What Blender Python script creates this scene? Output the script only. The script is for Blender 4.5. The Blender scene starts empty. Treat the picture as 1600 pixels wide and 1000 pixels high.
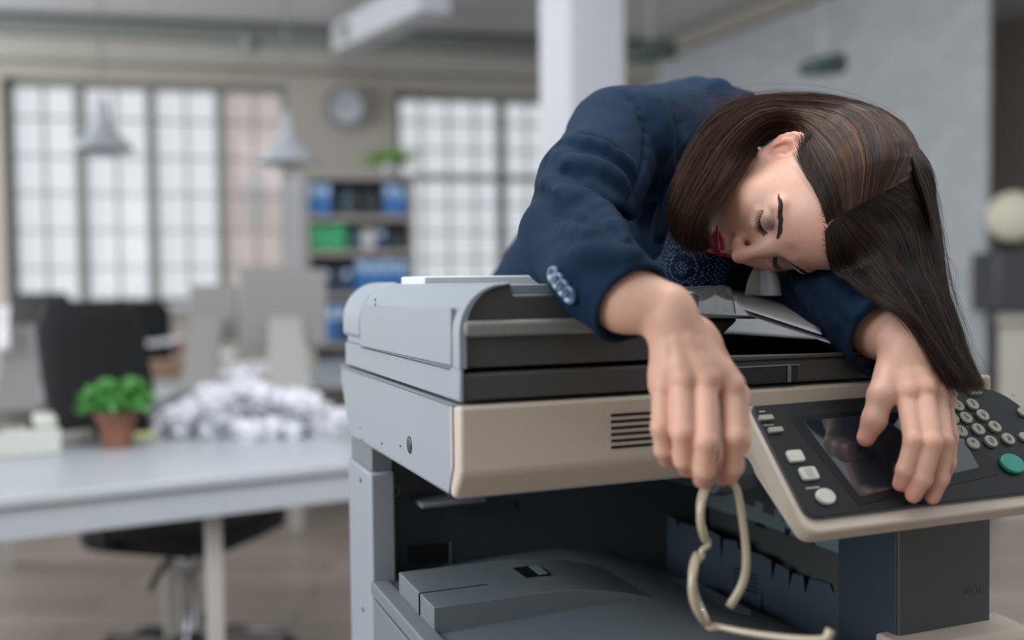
import bpy, math, random
import numpy as np
from mathutils import Vector, Matrix

# ------------------------------------------------------------------ camera, world, light
sc = bpy.context.scene
COL = sc.collection
random.seed(4); RNG = np.random.default_rng(11)
F = 1555.0; PITCH = math.radians(-2.2); ROLL = math.radians(.63)
CAM = np.array([0, 0, 1.22])
cf = np.array([0, math.cos(PITCH), math.sin(PITCH)])
_r = np.array([1., 0, 0]); _u = np.cross(_r, cf)
cr = _r*math.cos(ROLL) - _u*math.sin(ROLL); cu = _u*math.cos(ROLL) + _r*math.sin(ROLL)
cam_d = bpy.data.cameras.new('camera'); cam = bpy.data.objects.new('camera', cam_d); COL.objects.link(cam)
cam_d.sensor_width = 36; cam_d.lens = F/1600*36; cam_d.clip_end = 200; cam_d.clip_start = .02
m = Matrix((tuple(cr), tuple(cu), tuple(-cf))).transposed().to_4x4(); m.translation = Vector(CAM)
cam.matrix_world = m
cam_d.dof.use_dof = True; cam_d.dof.focus_distance = 1.08; cam_d.dof.aperture_fstop = 1.7
sc.camera = cam
w = bpy.data.worlds.new('world'); sc.world = w; w.use_nodes = True
bg = w.node_tree.nodes['Background']; bg.inputs[0].default_value = (.90, .95, 1.0, 1); bg.inputs[1].default_value = .84
def area(name, loc, target, size, power, color, sy=None):
    l = bpy.data.lights.new(name, 'AREA'); l.energy = power; l.color = color
    l.shape = 'RECTANGLE'; l.size = size; l.size_y = sy or size
    o = bpy.data.objects.new(name, l); COL.objects.link(o); o.location = loc
    o.rotation_euler = (Vector(target)-Vector(loc)).to_track_quat('-Z', 'Y').to_euler()
    return o
area('side_key_light', (-2.3, -.2, 1.95), (.2, 1.1, 1.2), 1.7, 66, (.88, .94, 1.0), 1.6)  # unseen area light added as the soft left key; no window stands there
area('overhead_fill_light', (-.1, 1.5, 3.1), (.25, 1.1, 1.2), 1.2, 24, (.97, .98, 1.0), 1.2)  # unseen area light added for soft top light on the woman
area('far_left_fill_light', (-6.2, 5.0, 2.0), (.5, 8.0, 1.8), 3.0, 205, (.97, .98, 1.0), 2.4)  # unseen area light added at the left to brighten the background
area('hall_fill_light', (.2, 1.2, 3.15), (1.2, 6.5, 1.8), 2.2, 85, (.97, .98, 1.0), 1.0)  # unseen area light added to lift the far room and ceiling
sc.view_settings.view_transform = 'Standard'; sc.view_settings.look = 'None'
sc.view_settings.exposure = 0.0; sc.view_settings.gamma = 1; sc.view_settings.use_curve_mapping = False
sc.cycles.use_denoising = True
sc.cycles.max_bounces = 6; sc.cycles.diffuse_bounces = 3; sc.cycles.glossy_bounces = 3; sc.cycles.transmission_bounces = 6; sc.cycles.transparent_max_bounces = 10
sc.cycles.sample_clamp_indirect = 4

# ------------------------------------------------------------------ measuring helpers
def ray(x, y): return cf + cr*(x-800)/F - cu*(y-500)/F
def at(x, y, d): return CAM + ray(x, y)*d
A = math.radians(21.7)
eu = np.array([math.cos(A), math.sin(A), 0]); ev = np.array([-math.sin(A), math.cos(A), 0]); ez = np.array([0, 0, 1.])
O = np.array([-.0471, .8964, 0])
def P(u, v, z): return O + eu*u + ev*v + ez*z
def hit(x, y, p0, n):
    d = ray(x, y); t = np.dot(np.array(p0)-CAM, n)/np.dot(d, n); return CAM + d*t
def loc(p): q = p-O; return (q@eu, q@ev, p[2])
def onu(x, y, u): return loc(hit(x, y, P(u, 0, 0), eu))
def onv(x, y, v): return loc(hit(x, y, P(0, v, 0), ev))
def onz(x, y, z): return loc(hit(x, y, (0, 0, z), ez))

# ------------------------------------------------------------------ materials
def mat(name, col, rough=.6, metal=0, noise=.06, nscale=8, bump=0, bscale=200, coat=0, alpha=1, emis=None, trans=0, spec=.5):
    m = bpy.data.materials.new(name); m.use_nodes = True; nt = m.node_tree; b = nt.nodes['Principled BSDF']
    b.inputs['Roughness'].default_value = rough; b.inputs['Metallic'].default_value = metal
    b.inputs['Coat Weight'].default_value = coat; b.inputs['Alpha'].default_value = alpha
    b.inputs['Transmission Weight'].default_value = trans; b.inputs['Specular IOR Level'].default_value = spec
    tc = nt.nodes.new('ShaderNodeTexCoord'); n = nt.nodes.new('ShaderNodeTexNoise'); n.inputs['Scale'].default_value = nscale; n.inputs['Detail'].default_value = 4
    nt.links.new(tc.outputs['Object'], n.inputs['Vector'])
    mx = nt.nodes.new('ShaderNodeMix'); mx.data_type = 'RGBA'
    c = np.array(col[:3]); mx.inputs[6].default_value = (*(c*(1-noise)), 1); mx.inputs[7].default_value = (*np.minimum(c*(1+noise), 1), 1)
    nt.links.new(n.outputs[0], mx.inputs[0]); nt.links.new(mx.outputs[2], b.inputs['Base Color'])
    if bump:
        n2 = nt.nodes.new('ShaderNodeTexNoise'); n2.inputs['Scale'].default_value = bscale; nt.links.new(tc.outputs['Object'], n2.inputs['Vector'])
        bp = nt.nodes.new('ShaderNodeBump'); bp.inputs['Strength'].default_value = bump; bp.inputs['Distance'].default_value = .002
        nt.links.new(n2.outputs[0], bp.inputs['Height']); nt.links.new(bp.outputs[0], b.inputs['Normal'])
    if emis: b.inputs['Emission Color'].default_value = (*emis[:3], 1); b.inputs['Emission Strength'].default_value = emis[3]
    return m
def S(r, g, b):
    f = lambda c: (c/255/12.92) if c <= 10 else ((c/255+.055)/1.055)**2.4
    return (f(r), f(g), f(b))

# ------------------------------------------------------------------ mesh builder
class MB:
    def __init__(s): s.v = []; s.f = []
    def add(s, vs, fs):
        o = len(s.v); s.v += [tuple(map(float, p)) for p in vs]; s.f += [tuple(o+i for i in f) for f in fs]; return s
    def hexa(s, c):   # 8 corners: bottom 4 ccw, top 4
        return s.add(c, [(3, 2, 1, 0), (4, 5, 6, 7), (0, 1, 5, 4), (1, 2, 6, 5), (2, 3, 7, 6), (3, 0, 4, 7)])
    def box(s, x0, x1, y0, y1, z0, z1, fr=None):
        fr = fr or (lambda a, b, c: np.array([a, b, c]))
        return s.hexa([fr(x0, y0, z0), fr(x1, y0, z0), fr(x1, y1, z0), fr(x0, y1, z0), fr(x0, y0, z1), fr(x1, y0, z1), fr(x1, y1, z1), fr(x0, y1, z1)])
    def prism(s, prof, a, b, fr):   # prof: list of 2d; fr(p, q, t)
        n = len(prof); vs = [fr(p, q, a) for p, q in prof] + [fr(p, q, b) for p, q in prof]
        return s.add(vs, [tuple(range(n))[::-1], tuple(range(n, 2*n))] + [(i, (i+1) % n, n+(i+1) % n, n+i) for i in range(n)])
    def tube(s, pts, r, n=10, closed=False, sc=(1, 1), ref=None):
        pts = [np.array(p, float) for p in pts]; k = len(pts); rr = r if hasattr(r, '__len__') else [r]*k
        vs = []; nrm = None
        for i, p in enumerate(pts):
            if closed: t = pts[(i+1) % k]-pts[i-1]
            else: t = pts[min(i+1, k-1)]-pts[max(i-1, 0)]
            t = t/(np.linalg.norm(t)+1e-12)
            if nrm is None:
                a = np.array(ref, float) if ref is not None else (np.array([0, 0, 1.]) if abs(t[2]) < .9 else np.array([1., 0, 0]))
                nrm = a - t*(a@t)
            else: nrm = nrm - t*(nrm@t)
            nrm /= np.linalg.norm(nrm); b = np.cross(t, nrm)
            for j in range(n):
                q = 2*math.pi*j/n; vs.append(p + rr[i]*(nrm*math.cos(q)*sc[0] + b*math.sin(q)*sc[1]))
        fs = [(i*n+j, i*n+(j+1) % n, ((i+1) % k)*n+(j+1) % n, ((i+1) % k)*n+j) for i in range(k if closed else k-1) for j in range(n)]
        if not closed: fs += [tuple(range(n))[::-1], tuple((k-1)*n+j for j in range(n))]
        return s.add(vs, fs)
    def lathe(s, prof, c=(0, 0, 0), n=28, ax=None, cap=True):   # prof: (r, h)
        c = np.array(c, float)
        ax = np.array(ax if ax is not None else (0, 0, 1), float); ax /= np.linalg.norm(ax)
        a = np.array([1., 0, 0]) if abs(ax[0]) < .8 else np.array([0, 1., 0]); a = a-ax*(a@ax); a /= np.linalg.norm(a); b = np.cross(ax, a)
        vs = [c+ax*h+(a*math.cos(2*math.pi*j/n)+b*math.sin(2*math.pi*j/n))*r for r, h in prof for j in range(n)]
        k = len(prof); fs = [(i*n+j, i*n+(j+1) % n, (i+1)*n+(j+1) % n, (i+1)*n+j) for i in range(k-1) for j in range(n)]
        if cap: fs += [tuple(range(n))[::-1], tuple((k-1)*n+j for j in range(n))]
        return s.add(vs, fs)
    def grid(s, G):  # G: array (m,n,3)
        m_, n_ = len(G), len(G[0]); return s.add([p for r in G for p in r], [(i*n_+j, i*n_+j+1, (i+1)*n_+j+1, (i+1)*n_+j) for i in range(m_-1) for j in range(n_-1)])
    def build(s, name, material, parent=None, smooth=False, bevel=0, seg=2, solid=0, angle=35, **props):
        me = bpy.data.meshes.new(name); me.from_pydata(s.v, [], s.f); me.update()
        return link(name, me, material, parent, smooth, bevel, seg, solid, angle, **props)
def link(name, me, material, parent=None, smooth=False, bevel=0, seg=2, solid=0, angle=35, **props):
    o = bpy.data.objects.new(name, me); COL.objects.link(o)
    me.materials.append(material)
    if parent is not None:
        o.parent = parent
        p = wloc(parent); o.matrix_parent_inverse = Matrix.Translation(-p)
    for k, v in props.items(): o[k] = v
    if solid: md = o.modifiers.new('solid', 'SOLIDIFY'); md.thickness = solid; md.offset = 0
    if bevel: md = o.modifiers.new('bevel', 'BEVEL'); md.width = bevel; md.segments = seg; md.limit_method = 'ANGLE'; md.angle_limit = math.radians(30)
    if smooth or bevel:
        me.polygons.foreach_set('use_smooth', [True]*len(me.polygons))
        if not smooth: me.set_sharp_from_angle(angle=math.radians(angle))
    return o
def wloc(o): return Vector(o.location) if o.parent is None else Vector((0, 0, 0))
def empty(name, l, label, cat, group=None):
    o = bpy.data.objects.new(name, None); COL.objects.link(o); o.location = tuple(map(float, l)); o['label'] = label; o['category'] = cat
    if group: o['group'] = group
    return o
def tag(o, label, cat, group=None):
    o['label'] = label; o['category'] = cat
    if group: o['group'] = group
    return o
def structure(o): o['kind'] = 'structure'; return o
def copy_tree(o, parent=None):
    c = o.copy(); COL.objects.link(c)
    if parent is not None:
        mi = o.matrix_parent_inverse.copy(); c.parent = parent; c.matrix_parent_inverse = mi
    for ch in list(o.children): copy_tree(ch, c)
    return c
# ------------------------------------------------------------------ SDF tools (organic bodies)
def nz(v): v = np.array(v, float); return v/np.linalg.norm(v)
class SDF:
    def __init__(s): s.pr = []
    def rc(s, a, b, ra, rb, k=.01, sub=False):
        s.pr.append(('c', np.array(a, float), np.array(b, float), ra, rb, k, sub)); return s
    def chain(s, pts, rs, k=.01, sub=False):
        for i in range(len(pts)-1): s.rc(pts[i], pts[i+1], rs[i] if hasattr(rs, '__len__') else rs, rs[i+1] if hasattr(rs, '__len__') else rs, k, sub)
        return s
    def el(s, c, r, R=None, k=.01, sub=False):
        s.pr.append(('e', np.array(c, float), np.eye(3) if R is None else np.array(R, float), np.array(r, float), 0, k, sub)); return s
    def cyl(s, a, b, r, k=.002, sub=True):
        s.pr.append(('d', np.array(a, float), np.array(b, float), r, r, k, sub)); return s
    @staticmethod
    def one(q, p):
        if q[0] == 'd':
            a, b, r = q[1:4]; ab = b-a; L = np.linalg.norm(ab); ax = ab/L; x = (p-a)@ax; rad = np.linalg.norm(p-a-x[..., None]*ax, axis=-1)
            return np.maximum(rad-r, np.abs(x-L/2)-L/2)
        if q[0] == 'c':
            a, b, ra, rb = q[1:5]; ab = b-a; L = ab@ab+1e-12
            h = np.clip(((p-a)@ab)/L, 0, 1); return np.linalg.norm(p-a-h[..., None]*ab, axis=-1)-(ra+(rb-ra)*h)
        c, R, r = q[1:4]; l = (p-c)@R/r; k0 = np.linalg.norm(l, axis=-1); k1 = np.linalg.norm(l/r, axis=-1)+1e-9
        return k0*(k0-1)/k1
    def f(s, p, prs=None):
        d = np.full(p.shape[:-1], 1.0)
        for q in (s.pr if prs is None else prs):
            e = s.one(q, p); k = q[5]
            if q[6]:
                e = -e; h = np.maximum(k-np.abs(d-e), 0)/k; d = np.maximum(d, e)+h*h*k*.25
            else:
                h = np.maximum(k-np.abs(d-e), 0)/k; d = np.minimum(d, e)-h*h*k*.25
        return d
    def grad(s, p, e=4e-4):
        g = np.stack([s.f(p+np.eye(3)[i]*e)-s.f(p-np.eye(3)[i]*e) for i in range(3)], -1)
        return g/(np.linalg.norm(g, axis=-1, keepdims=True)+1e-12)
    def onsurf(s, p, off=0, it=4):
        p = np.array(p, float)
        for _ in range(it): p = p - s.grad(p)*(s.f(p)-off)[..., None]
        return p
    def march(s, x, y, off=0, d0=.7, d1=2.0):
        r_ = ray(x, y); d = d0
        for _ in range(90):
            v = float(s.f((CAM+r_*d)[None])[0])-off
            if v < 2e-4: return CAM+r_*d
            d += v*.9
            if d > d1: return None
        return CAM+r_*d
    def mesh(s, name, h=.0015, n=20, disp=None, pad=.01):
        lo = np.min([np.minimum(q[1]-q[3] , (q[2] if q[0] == 'c' else q[1])-np.max(q[4] if q[0] == 'c' else q[3])) if q[0] == 'c' else q[1]-q[3].max() for q in s.pr if not q[6]], 0)-pad
        hi = np.max([np.maximum(q[1]+q[3], q[2]+q[4]) if q[0] == 'c' else q[1]+q[3].max() for q in s.pr if not q[6]], 0)+pad
        B = h*n; nb = np.ceil((hi-lo)/B).astype(int)
        cs = np.stack(np.meshgrid(*[np.arange(k) for k in nb], indexing='ij'), -1).reshape(-1, 3)
        cen = lo+(cs+.5)*B; hd = B*.87
        keep = np.abs(s.f(cen)) < hd*1.25+.012
        DIM = np.array(nb*n+2, dtype=np.int64)
        key = lambda i: (i[..., 0]*DIM[1]+i[..., 1])*DIM[2]+i[..., 2]
        VK, VP, QK = [], [], []
        ar = np.arange(n+1); gi = np.stack(np.meshgrid(ar, ar, ar, indexing='ij'), -1)
        for c, ce in zip(cs[keep], cen[keep]):
            prs = [q for q in s.pr if s.one(q, ce[None])[0] < hd+max(q[5], .006)+.008]
            if not prs: continue
            base = c*n; p = lo+(gi+base)*h; d = s.f(p, prs)
            if disp is not None: d = d+disp(p)
            sg = d < 0
            if sg.all() or not sg.any(): continue
            acc = np.zeros((n, n, n, 3)); cnt = np.zeros((n, n, n))
            for ax in range(3):
                sl0 = [slice(0, n+1)]*3; sl1 = list(sl0); sl0[ax] = slice(0, n); sl1[ax] = slice(1, n+1)
                a, b = d[tuple(sl0)], d[tuple(sl1)]; ch = (a < 0) != (b < 0); t = np.where(ch, a/(a-b+1e-20), 0)
                o1, o2 = [x for x in range(3) if x != ax]
                for e1 in (0, 1):
                    for e2 in (0, 1):
                        ix = [slice(0, n)]*3; ix[o1] = slice(e1, e1+n); ix[o2] = slice(e2, e2+n)
                        cc = ch[tuple(ix)]; tt = t[tuple(ix)]; cnt += cc
                        acc[..., ax] += tt*cc; acc[..., o1] += e1*cc; acc[..., o2] += e2*cc
                # quads for edges owned by this block
                ix = [slice(0, n)]*3; w_ = np.argwhere(ch[tuple(ix)])
                if len(w_):
                    flip = (a[tuple(ix)][tuple(w_.T)] < 0)
                    g = w_+base; E = np.eye(3, dtype=int)
                    q4 = np.stack([key(g), key(g-E[o1]), key(g-E[o1]-E[o2]), key(g-E[o2])], 1)
                    if ax == 1: flip = ~flip
                    q4[~flip] = q4[~flip][:, ::-1]; QK.append(q4)
            mk = cnt > 0; ii = np.argwhere(mk)
            VK.append(key(ii+base)); VP.append(lo+(ii+base+acc[mk]/cnt[mk][:, None])*h)
        VK = np.concatenate(VK); VP = np.concatenate(VP); QK = np.concatenate(QK)
        o = np.argsort(VK); VK = VK[o]; VP = VP[o]
        ix = np.searchsorted(VK, QK); ix = np.clip(ix, 0, len(VK)-1); ok = (VK[ix] == QK).all(1); Q = ix[ok]
        me = bpy.data.meshes.new(name); me.vertices.add(len(VP)); me.vertices.foreach_set('co', VP.ravel())
        me.loops.add(Q.size); me.loops.foreach_set('vertex_index', Q.ravel().astype(np.int32))
        me.polygons.add(len(Q)); me.polygons.foreach_set('loop_start', np.arange(0, Q.size, 4, dtype=np.int32)); me.polygons.foreach_set('use_smooth', np.ones(len(Q), bool))
        me.update(calc_edges=True); me.validate()
        return me, VP
def relax(me, VP, it=2, lam=.5):
    ne = len(me.edges); e = np.zeros(ne*2, np.int32); me.edges.foreach_get('vertices', e); e = e.reshape(-1, 2); V = VP.copy()
    deg = np.bincount(e.ravel(), minlength=len(V))[:, None]+1e-9
    for _ in range(it):
        s_ = np.zeros_like(V)
        for ax in range(3):
            s_[:, ax] = np.bincount(e[:, 0], V[e[:, 1], ax], len(V))+np.bincount(e[:, 1], V[e[:, 0], ax], len(V))
        V = V+(s_/deg-V)*lam
    me.vertices.foreach_set('co', V.ravel()); me.update(); return V
def paint(me, cols):
    a = me.color_attributes.new('tint', 'FLOAT_COLOR', 'POINT'); a.data.foreach_set('color', np.concatenate([cols, np.ones((len(cols), 1))], 1).ravel().astype(np.float32))
# ------------------------------------------------------------------ the woman
def attr_mat(name, rough, sss=0, bump=0, bscale=300, aniso=0, spec=.5, coat=0):
    m = bpy.data.materials.new(name); m.use_nodes = True; nt = m.node_tree; b = nt.nodes['Principled BSDF']
    a = nt.nodes.new('ShaderNodeAttribute'); a.attribute_name = 'tint'
    tc = nt.nodes.new('ShaderNodeTexCoord'); n = nt.nodes.new('ShaderNodeTexNoise'); n.inputs['Scale'].default_value = 60; n.inputs['Detail'].default_value = 5
    nt.links.new(tc.outputs['Object'], n.inputs['Vector'])
    mp = nt.nodes.new('ShaderNodeMapRange'); mp.inputs[3].default_value = .9; mp.inputs[4].default_value = 1.1; nt.links.new(n.outputs[0], mp.inputs[0])
    mx = nt.nodes.new('ShaderNodeVectorMath'); mx.operation = 'SCALE'; nt.links.new(a.outputs['Color'], mx.inputs[0]); nt.links.new(mp.outputs[0], mx.inputs['Scale'])
    nt.links.new(mx.outputs[0], b.inputs['Base Color'])
    b.inputs['Roughness'].default_value = rough; b.inputs['Specular IOR Level'].default_value = spec; b.inputs['Coat Weight'].default_value = coat
    b.inputs['Subsurface Weight'].default_value = sss; b.inputs['Subsurface Radius'].default_value = (1, .35, .2); b.inputs['Subsurface Scale'].default_value = .006
    if bump:
        n2 = nt.nodes.new('ShaderNodeTexNoise'); n2.inputs['Scale'].default_value = bscale; nt.links.new(tc.outputs['Object'], n2.inputs['Vector'])
        bp = nt.nodes.new('ShaderNodeBump'); bp.inputs['Strength'].default_value = bump; bp.inputs['Distance'].default_value = .001
        nt.links.new(n2.outputs[0], bp.inputs['Height']); nt.links.new(bp.outputs[0], b.inputs['Normal'])
    return m
M_skin = attr_mat('skin', .48, .25, .25, 450)
M_hair = attr_mat('hair', .5, 0, 0, spec=.35)
HS = .945
HR = np.array([[-.455, -.5744, .6805], [-.5184, -.4505, -.7269], [.7241, -.6834, -.0928]])
_q, _ = np.linalg.qr(HR); HR = _q*np.sign((_q*HR).sum(0))
HT = CAM+(np.array([.3248, 1.1003, 1.3063])-CAM)*1.032
def H(x, y, z): return HT + HR@(np.array([x, y, z])*HS)
def Hl(p): return ((p-HT)@HR)/HS
body = SDF()
def hel(c, r, k=.01, sub=False, rot=None):
    body.el(H(*c), np.array(r)*HS, HR if rot is None else HR@rot, k, sub)
def hrc(a, b, ra, rb, k=.01, sub=False): body.rc(H(*a), H(*b), ra*HS, rb*HS, k, sub)
def hch(pts, rs, k=.01, sub=False):
    body.chain([H(*p) for p in pts], [r*HS for r in rs], k, sub)
def rotm(ax, deg): return np.array(Matrix.Rotation(math.radians(deg), 3, ax))
# skull, jaw, cheeks
hel((0, -.014, .036), (.074, .094, .086))
hel((0, .022, -.006), (.065, .063, .082), .02)
hel((0, .030, .052), (.058, .050, .050), .02)
hrc((.050, .000, -.062), (.012, .062, -.100), .017, .016, .025); hrc((-.050, .000, -.062), (-.012, .062, -.100), .017, .016, .025)
hel((0, .036, -.070), (.036, .046, .040), .02)
hel((0, .068, -.101), (.017, .015, .014), .018)
for s in (1, -1):
    hel((s*.040, .050, -.028), (.022, .022, .021), .022)
    hel((s*.034, .052, -.055), (.020, .022, .024), .02)
    hrc((s*.047, .066, .016), (s*.012, .078, .020), .008, .009, .012)
    hel((s*.033, .092, .000), (.0170, .019, .0120), .010, True)
    hel((s*.0315, .0670, .000), (.0150, .0145, .0132), .003)
    # lower lid bag and upper lid crease
    hch([(s*.018, .0775, -.010), (s*.031, .0790, -.014), (s*.043, .0710, -.009)], [.003, .0034, .003], .008)
# nose
hch([(0, .078, .014), (0, .086, -.008), (0, .0985, -.030)], [.0070, .0066, .0080], .012)
hel((0, .1015, -.0375), (.0095, .0098, .0090), .008)
for s in (1, -1):
    hel((s*.0125, .0880, -.0410), (.0066, .0098, .0068), .006)
    hel((s*.0060, .0960, -.0490), (.0028, .0040, .0024), .002, True)
    hel((s*.026, .068, -.052), (.012, .010, .014), .012)
hrc((0, .088, -.050), (0, .0875, -.060), .006, .008, .01)
# lips
hel((0, .072, -.070), (.026, .018, .015), .010)
up_l = [(-.0235, .0790, -.0705), (-.012, .0875, -.0665), (-.004, .0915, -.0645), (0, .0910, -.0655), (.004, .0915, -.0645), (.012, .0875, -.0665), (.0235, .0790, -.0705)]
lo_l = [(-.0215, .0790, -.0725), (-.011, .0872, -.0765), (0, .0895, -.0790), (.011, .0872, -.0765), (.0215, .0790, -.0725)]
hch(up_l, [.0022, .0046, .0054, .0050, .0054, .0046, .0022], .003)
hch(lo_l, [.0022, .0054, .0066, .0054, .0022], .003)
hch([(-.0250, .0800, -.0708), (-.012, .0905, -.0712), (0, .0955, -.0715), (.012, .0905, -.0712), (.0250, .0800, -.0708)], [.0010, .0014, .0016, .0014, .0010], .002, True)
hel((0, .083, -.0885), (.014, .006, .005), .008, True)
# ears
for s in (1, -1):
    er = rotm('Z', s*26)@rotm('X', 10)
    eo = np.array([s*.0715, -.010, -.008])
    E_ = lambda x, y, z: tuple(eo+er@np.array([s*x, y, z]))
    hel(E_(0, 0, 0), (.0045, .0155, .0275), .004, rot=er)
    hel(E_(.0035, .003, -.003), (.0050, .0088, .0150), .003, True, rot=er)
    rim = [E_(.0030+.001*math.sin(a), .0005+.0150*math.cos(a), .004+.0240*math.sin(a)) for a in np.linspace(-.15, 3.9, 12)]
    hch(rim, [.0020, .0026, .003, .0034, .0034, .0034, .0034, .003, .003, .0028, .0026, .0024], .003)
    hch([E_(.0035, -.0065, .013), E_(.0045, -.0075, 0), E_(.004, -.004, -.013)], [.0018, .0022, .0020], .004)
    hel(E_(.002, .011, -.003), (.0035, .0035, .0055), .003, rot=er)
    hel(E_(.001, .0035, -.0265), (.0040, .0070, .0075), .005, rot=er)
# neck and the hidden trunk
NB = at(1092, 300, 1.31)
hrc((0, -.020, -.050), tuple(Hl(NB)), .052, .058, .03)
TC = at(1078, 275, 1.38); SR = at(968, 220, 1.27); SL = at(1258, 272, 1.47); PEL = at(868, 520, 1.66)
ER_ = at(892, 376, 1.055); WR = at(1043, 484, .889)
EL_ = at(1268, 424, 1.235); WL = at(1402, 530, 1.035)
body.rc(NB, TC, .055, .07, .03); body.rc(TC, PEL, .075, .09, .03)
body.chain([TC, SR, ER_], [.06, .045, .036], .02); body.chain([TC, SL, EL_], [.06, .045, .036], .02)
body.chain([ER_, at(975, 466, .905), WR], [.034, .0275, .0242], .02); body.chain([EL_, at(1372, 510, 1.075), WL], [.036, .031, .0262], .02)
# right hand (hangs in front of the scanner, back of the hand to the viewer)
def finger(pts, rs, k=.004):
    body.chain(pts, rs, k)
pr_t = []   # reddish places
def hand(wr, mcps, fingers, rads, thumb, trad, palm):
    for (m0, rr) in zip(mcps, rads): body.rc(wr+(m0-wr)*.18, m0, .015, .0125, .014)
    for c, r, R in palm: body.el(c, r, R, .012)
    for a, b in zip(mcps[:-1], mcps[1:]): body.rc(a*.85+wr*.15, b*.85+wr*.15, .0115, .0115, .008)
    for m0, f_, rr in zip(mcps, fingers, rads):
        body.rc(wr*.25+m0*.75, m0, .0095, rr[0]*1.08, .006)
        finger([m0]+f_, rr, .0035)
        pr_t.append((f_[-1], .016)); pr_t.append((m0, .011)); pr_t.append((f_[0], .009))
    body.chain(thumb, trad, .006); pr_t.append((thumb[-1], .017))
mR = [at(1036, 602, .885), at(1066, 590, .874), at(1103, 590, .872), at(1141, 602, .880)]
fR = [[at(1033, 668, .865), at(1037, 702, .872), at(1042, 718, .886)],
      [at(1066, 676, .852), at(1068, 718, .862), at(1074, 732, .880)],
      [at(1104, 690, .846), at(1100, 734, .856), at(1097, 749, .872)],
      [at(1147, 684, .855), at(1146, 728, .866), at(1140, 744, .880)]]
rR = [[.0102, .0090, .0082, .0074], [.0106, .0096, .0088, .0080], [.0108, .0098, .0090, .0080], [.0108, .0096, .0088, .0080]]
hand(WR, mR, fR, rR, [at(1100, 540, .915), at(1150, 620, .925), at(1152, 690, .905), at(1128, 744, .893)], [.016, .0125, .0108, .0088],
     [(at(1083, 560, .905), (.029, .0145, .040), np.stack([cr, cf, -cu], 1))])
# left hand (fingertips on the control panel)
mL = [at(1416, 612, .992), at(1442, 606, .992), at(1462, 612, 1.002), at(1473, 624, 1.016)]
fL = [[at(1428, 690, .958), at(1415, 734, .960), at(1407, 756, .968)],
      [at(1456, 692, .954), at(1442, 748, .956), at(1427, 774, .964)],
      [at(1474, 690, .966), at(1468, 748, .964), at(1457, 776, .970)],
      [at(1483, 682, .990), at(1481, 724, .988), at(1472, 752, .996)]]
rL = [[.0108, .0094, .0086, .0076], [.0110, .0095, .0086, .0076], [.0106, .0092, .0083, .0074], [.0098, .0084, .0075, .0066]]
hand(WL, mL, fL, rL, [at(1396, 566, 1.02), at(1377, 618, .992), at(1366, 656, .990), at(1353, 684, .993)], [.0165, .0128, .0114, .0090],
     [(at(1424, 575, 1.008), (.023, .0135, .036), np.stack([cr, cf, -cu], 1))])
# tendons on the backs of the hands
for (w0, ms) in ((WR, mR), (WL, mL)):
    for m0 in ms:
        body.rc(w0*.55+m0*.45-cf*.0150, m0-cf*.0092, .0026, .0044, .007); body.el(m0-cf*.006, (.0078, .0078, .0078), k=.006)
me, VP = body.mesh('person', .00145, 20); VP = relax(me, VP, 1, .4)
L_ = Hl(VP); col = np.tile(np.array(S(214, 168, 146)), (len(VP), 1))
def mixc(msk, c, amt=1): 
    global col
    a = (np.clip(msk, 0, 1)*amt)[:, None]; col = col*(1-a)+np.array(c)*a
near = np.linalg.norm(L_, axis=1) < .16
def blob(c, r, soft=1.): return np.exp(-((np.linalg.norm(L_-np.array(c), axis=1)/r)**2)*soft)
for s in (1, -1):
    mixc(blob((s*.045, .060, -.035), .022), S(215, 140, 118), .45*1)
    mixc(blob((s*.0315, .079, .004), .0115), S(104, 84, 92), .85)
    mixc(blob((s*.080, -.008, -.005), .022), S(205, 125, 105), .55)
mixc(blob((0, .108, -.038), .014), S(214, 138, 116), .6)
mixc(blob((0, .085, .06), .04), S(214, 150, 128), .4)
for c, r in pr_t: mixc(np.exp(-((np.linalg.norm(VP-c, axis=1)/r)**2)), S(208, 134, 116), .55)
def dchain(pts, rs):
    q = SDF().chain([np.array(p) for p in pts], list(rs), .001); return q.f(L_)
ml = np.minimum(dchain(up_l, [.0024, .0050, .0058, .0052, .0058, .0050, .0024]), dchain(lo_l, [.0024, .0058, .0070, .0058, .0024]))
inner = np.abs(L_[:, 0]) < .0262
mixc(np.where(inner & (L_[:, 1] > .07), (.0010-ml)/.0008, 0), S(165, 14, 44))
# hair roots
hl = L_[:, 2] - (.066 - .9*np.maximum(np.abs(L_[:, 0])-.030, 0)**1.0*1.0) - np.maximum(0, L_[:, 1]-.03)*0
side = (np.abs(L_[:, 0]) > .045) & (L_[:, 1] > .012)
roots = np.clip((L_[:, 2]-.074+np.clip(.06-L_[:, 1], 0, .2)*1.3)/.022, 0, 1)
roots *= (np.abs(Hl(VP)[:, 2]+.005) < .2)
earz = (np.linalg.norm((L_-np.array([.078, -.008, -.008]))/np.array([.02, .022, .034]), axis=1) < 1) | (np.linalg.norm((L_-np.array([-.078, -.008, -.008]))/np.array([.02, .022, .034]), axis=1) < 1)
mixc(roots*near*(~earz), S(70, 48, 38), .9)
paint(me, col)
person = link('person', me, M_skin)
tag(person, 'woman in navy blazer slumped asleep over the photocopier, head on her arm, holding eyeglasses', 'person')
print('body', len(VP))
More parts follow.
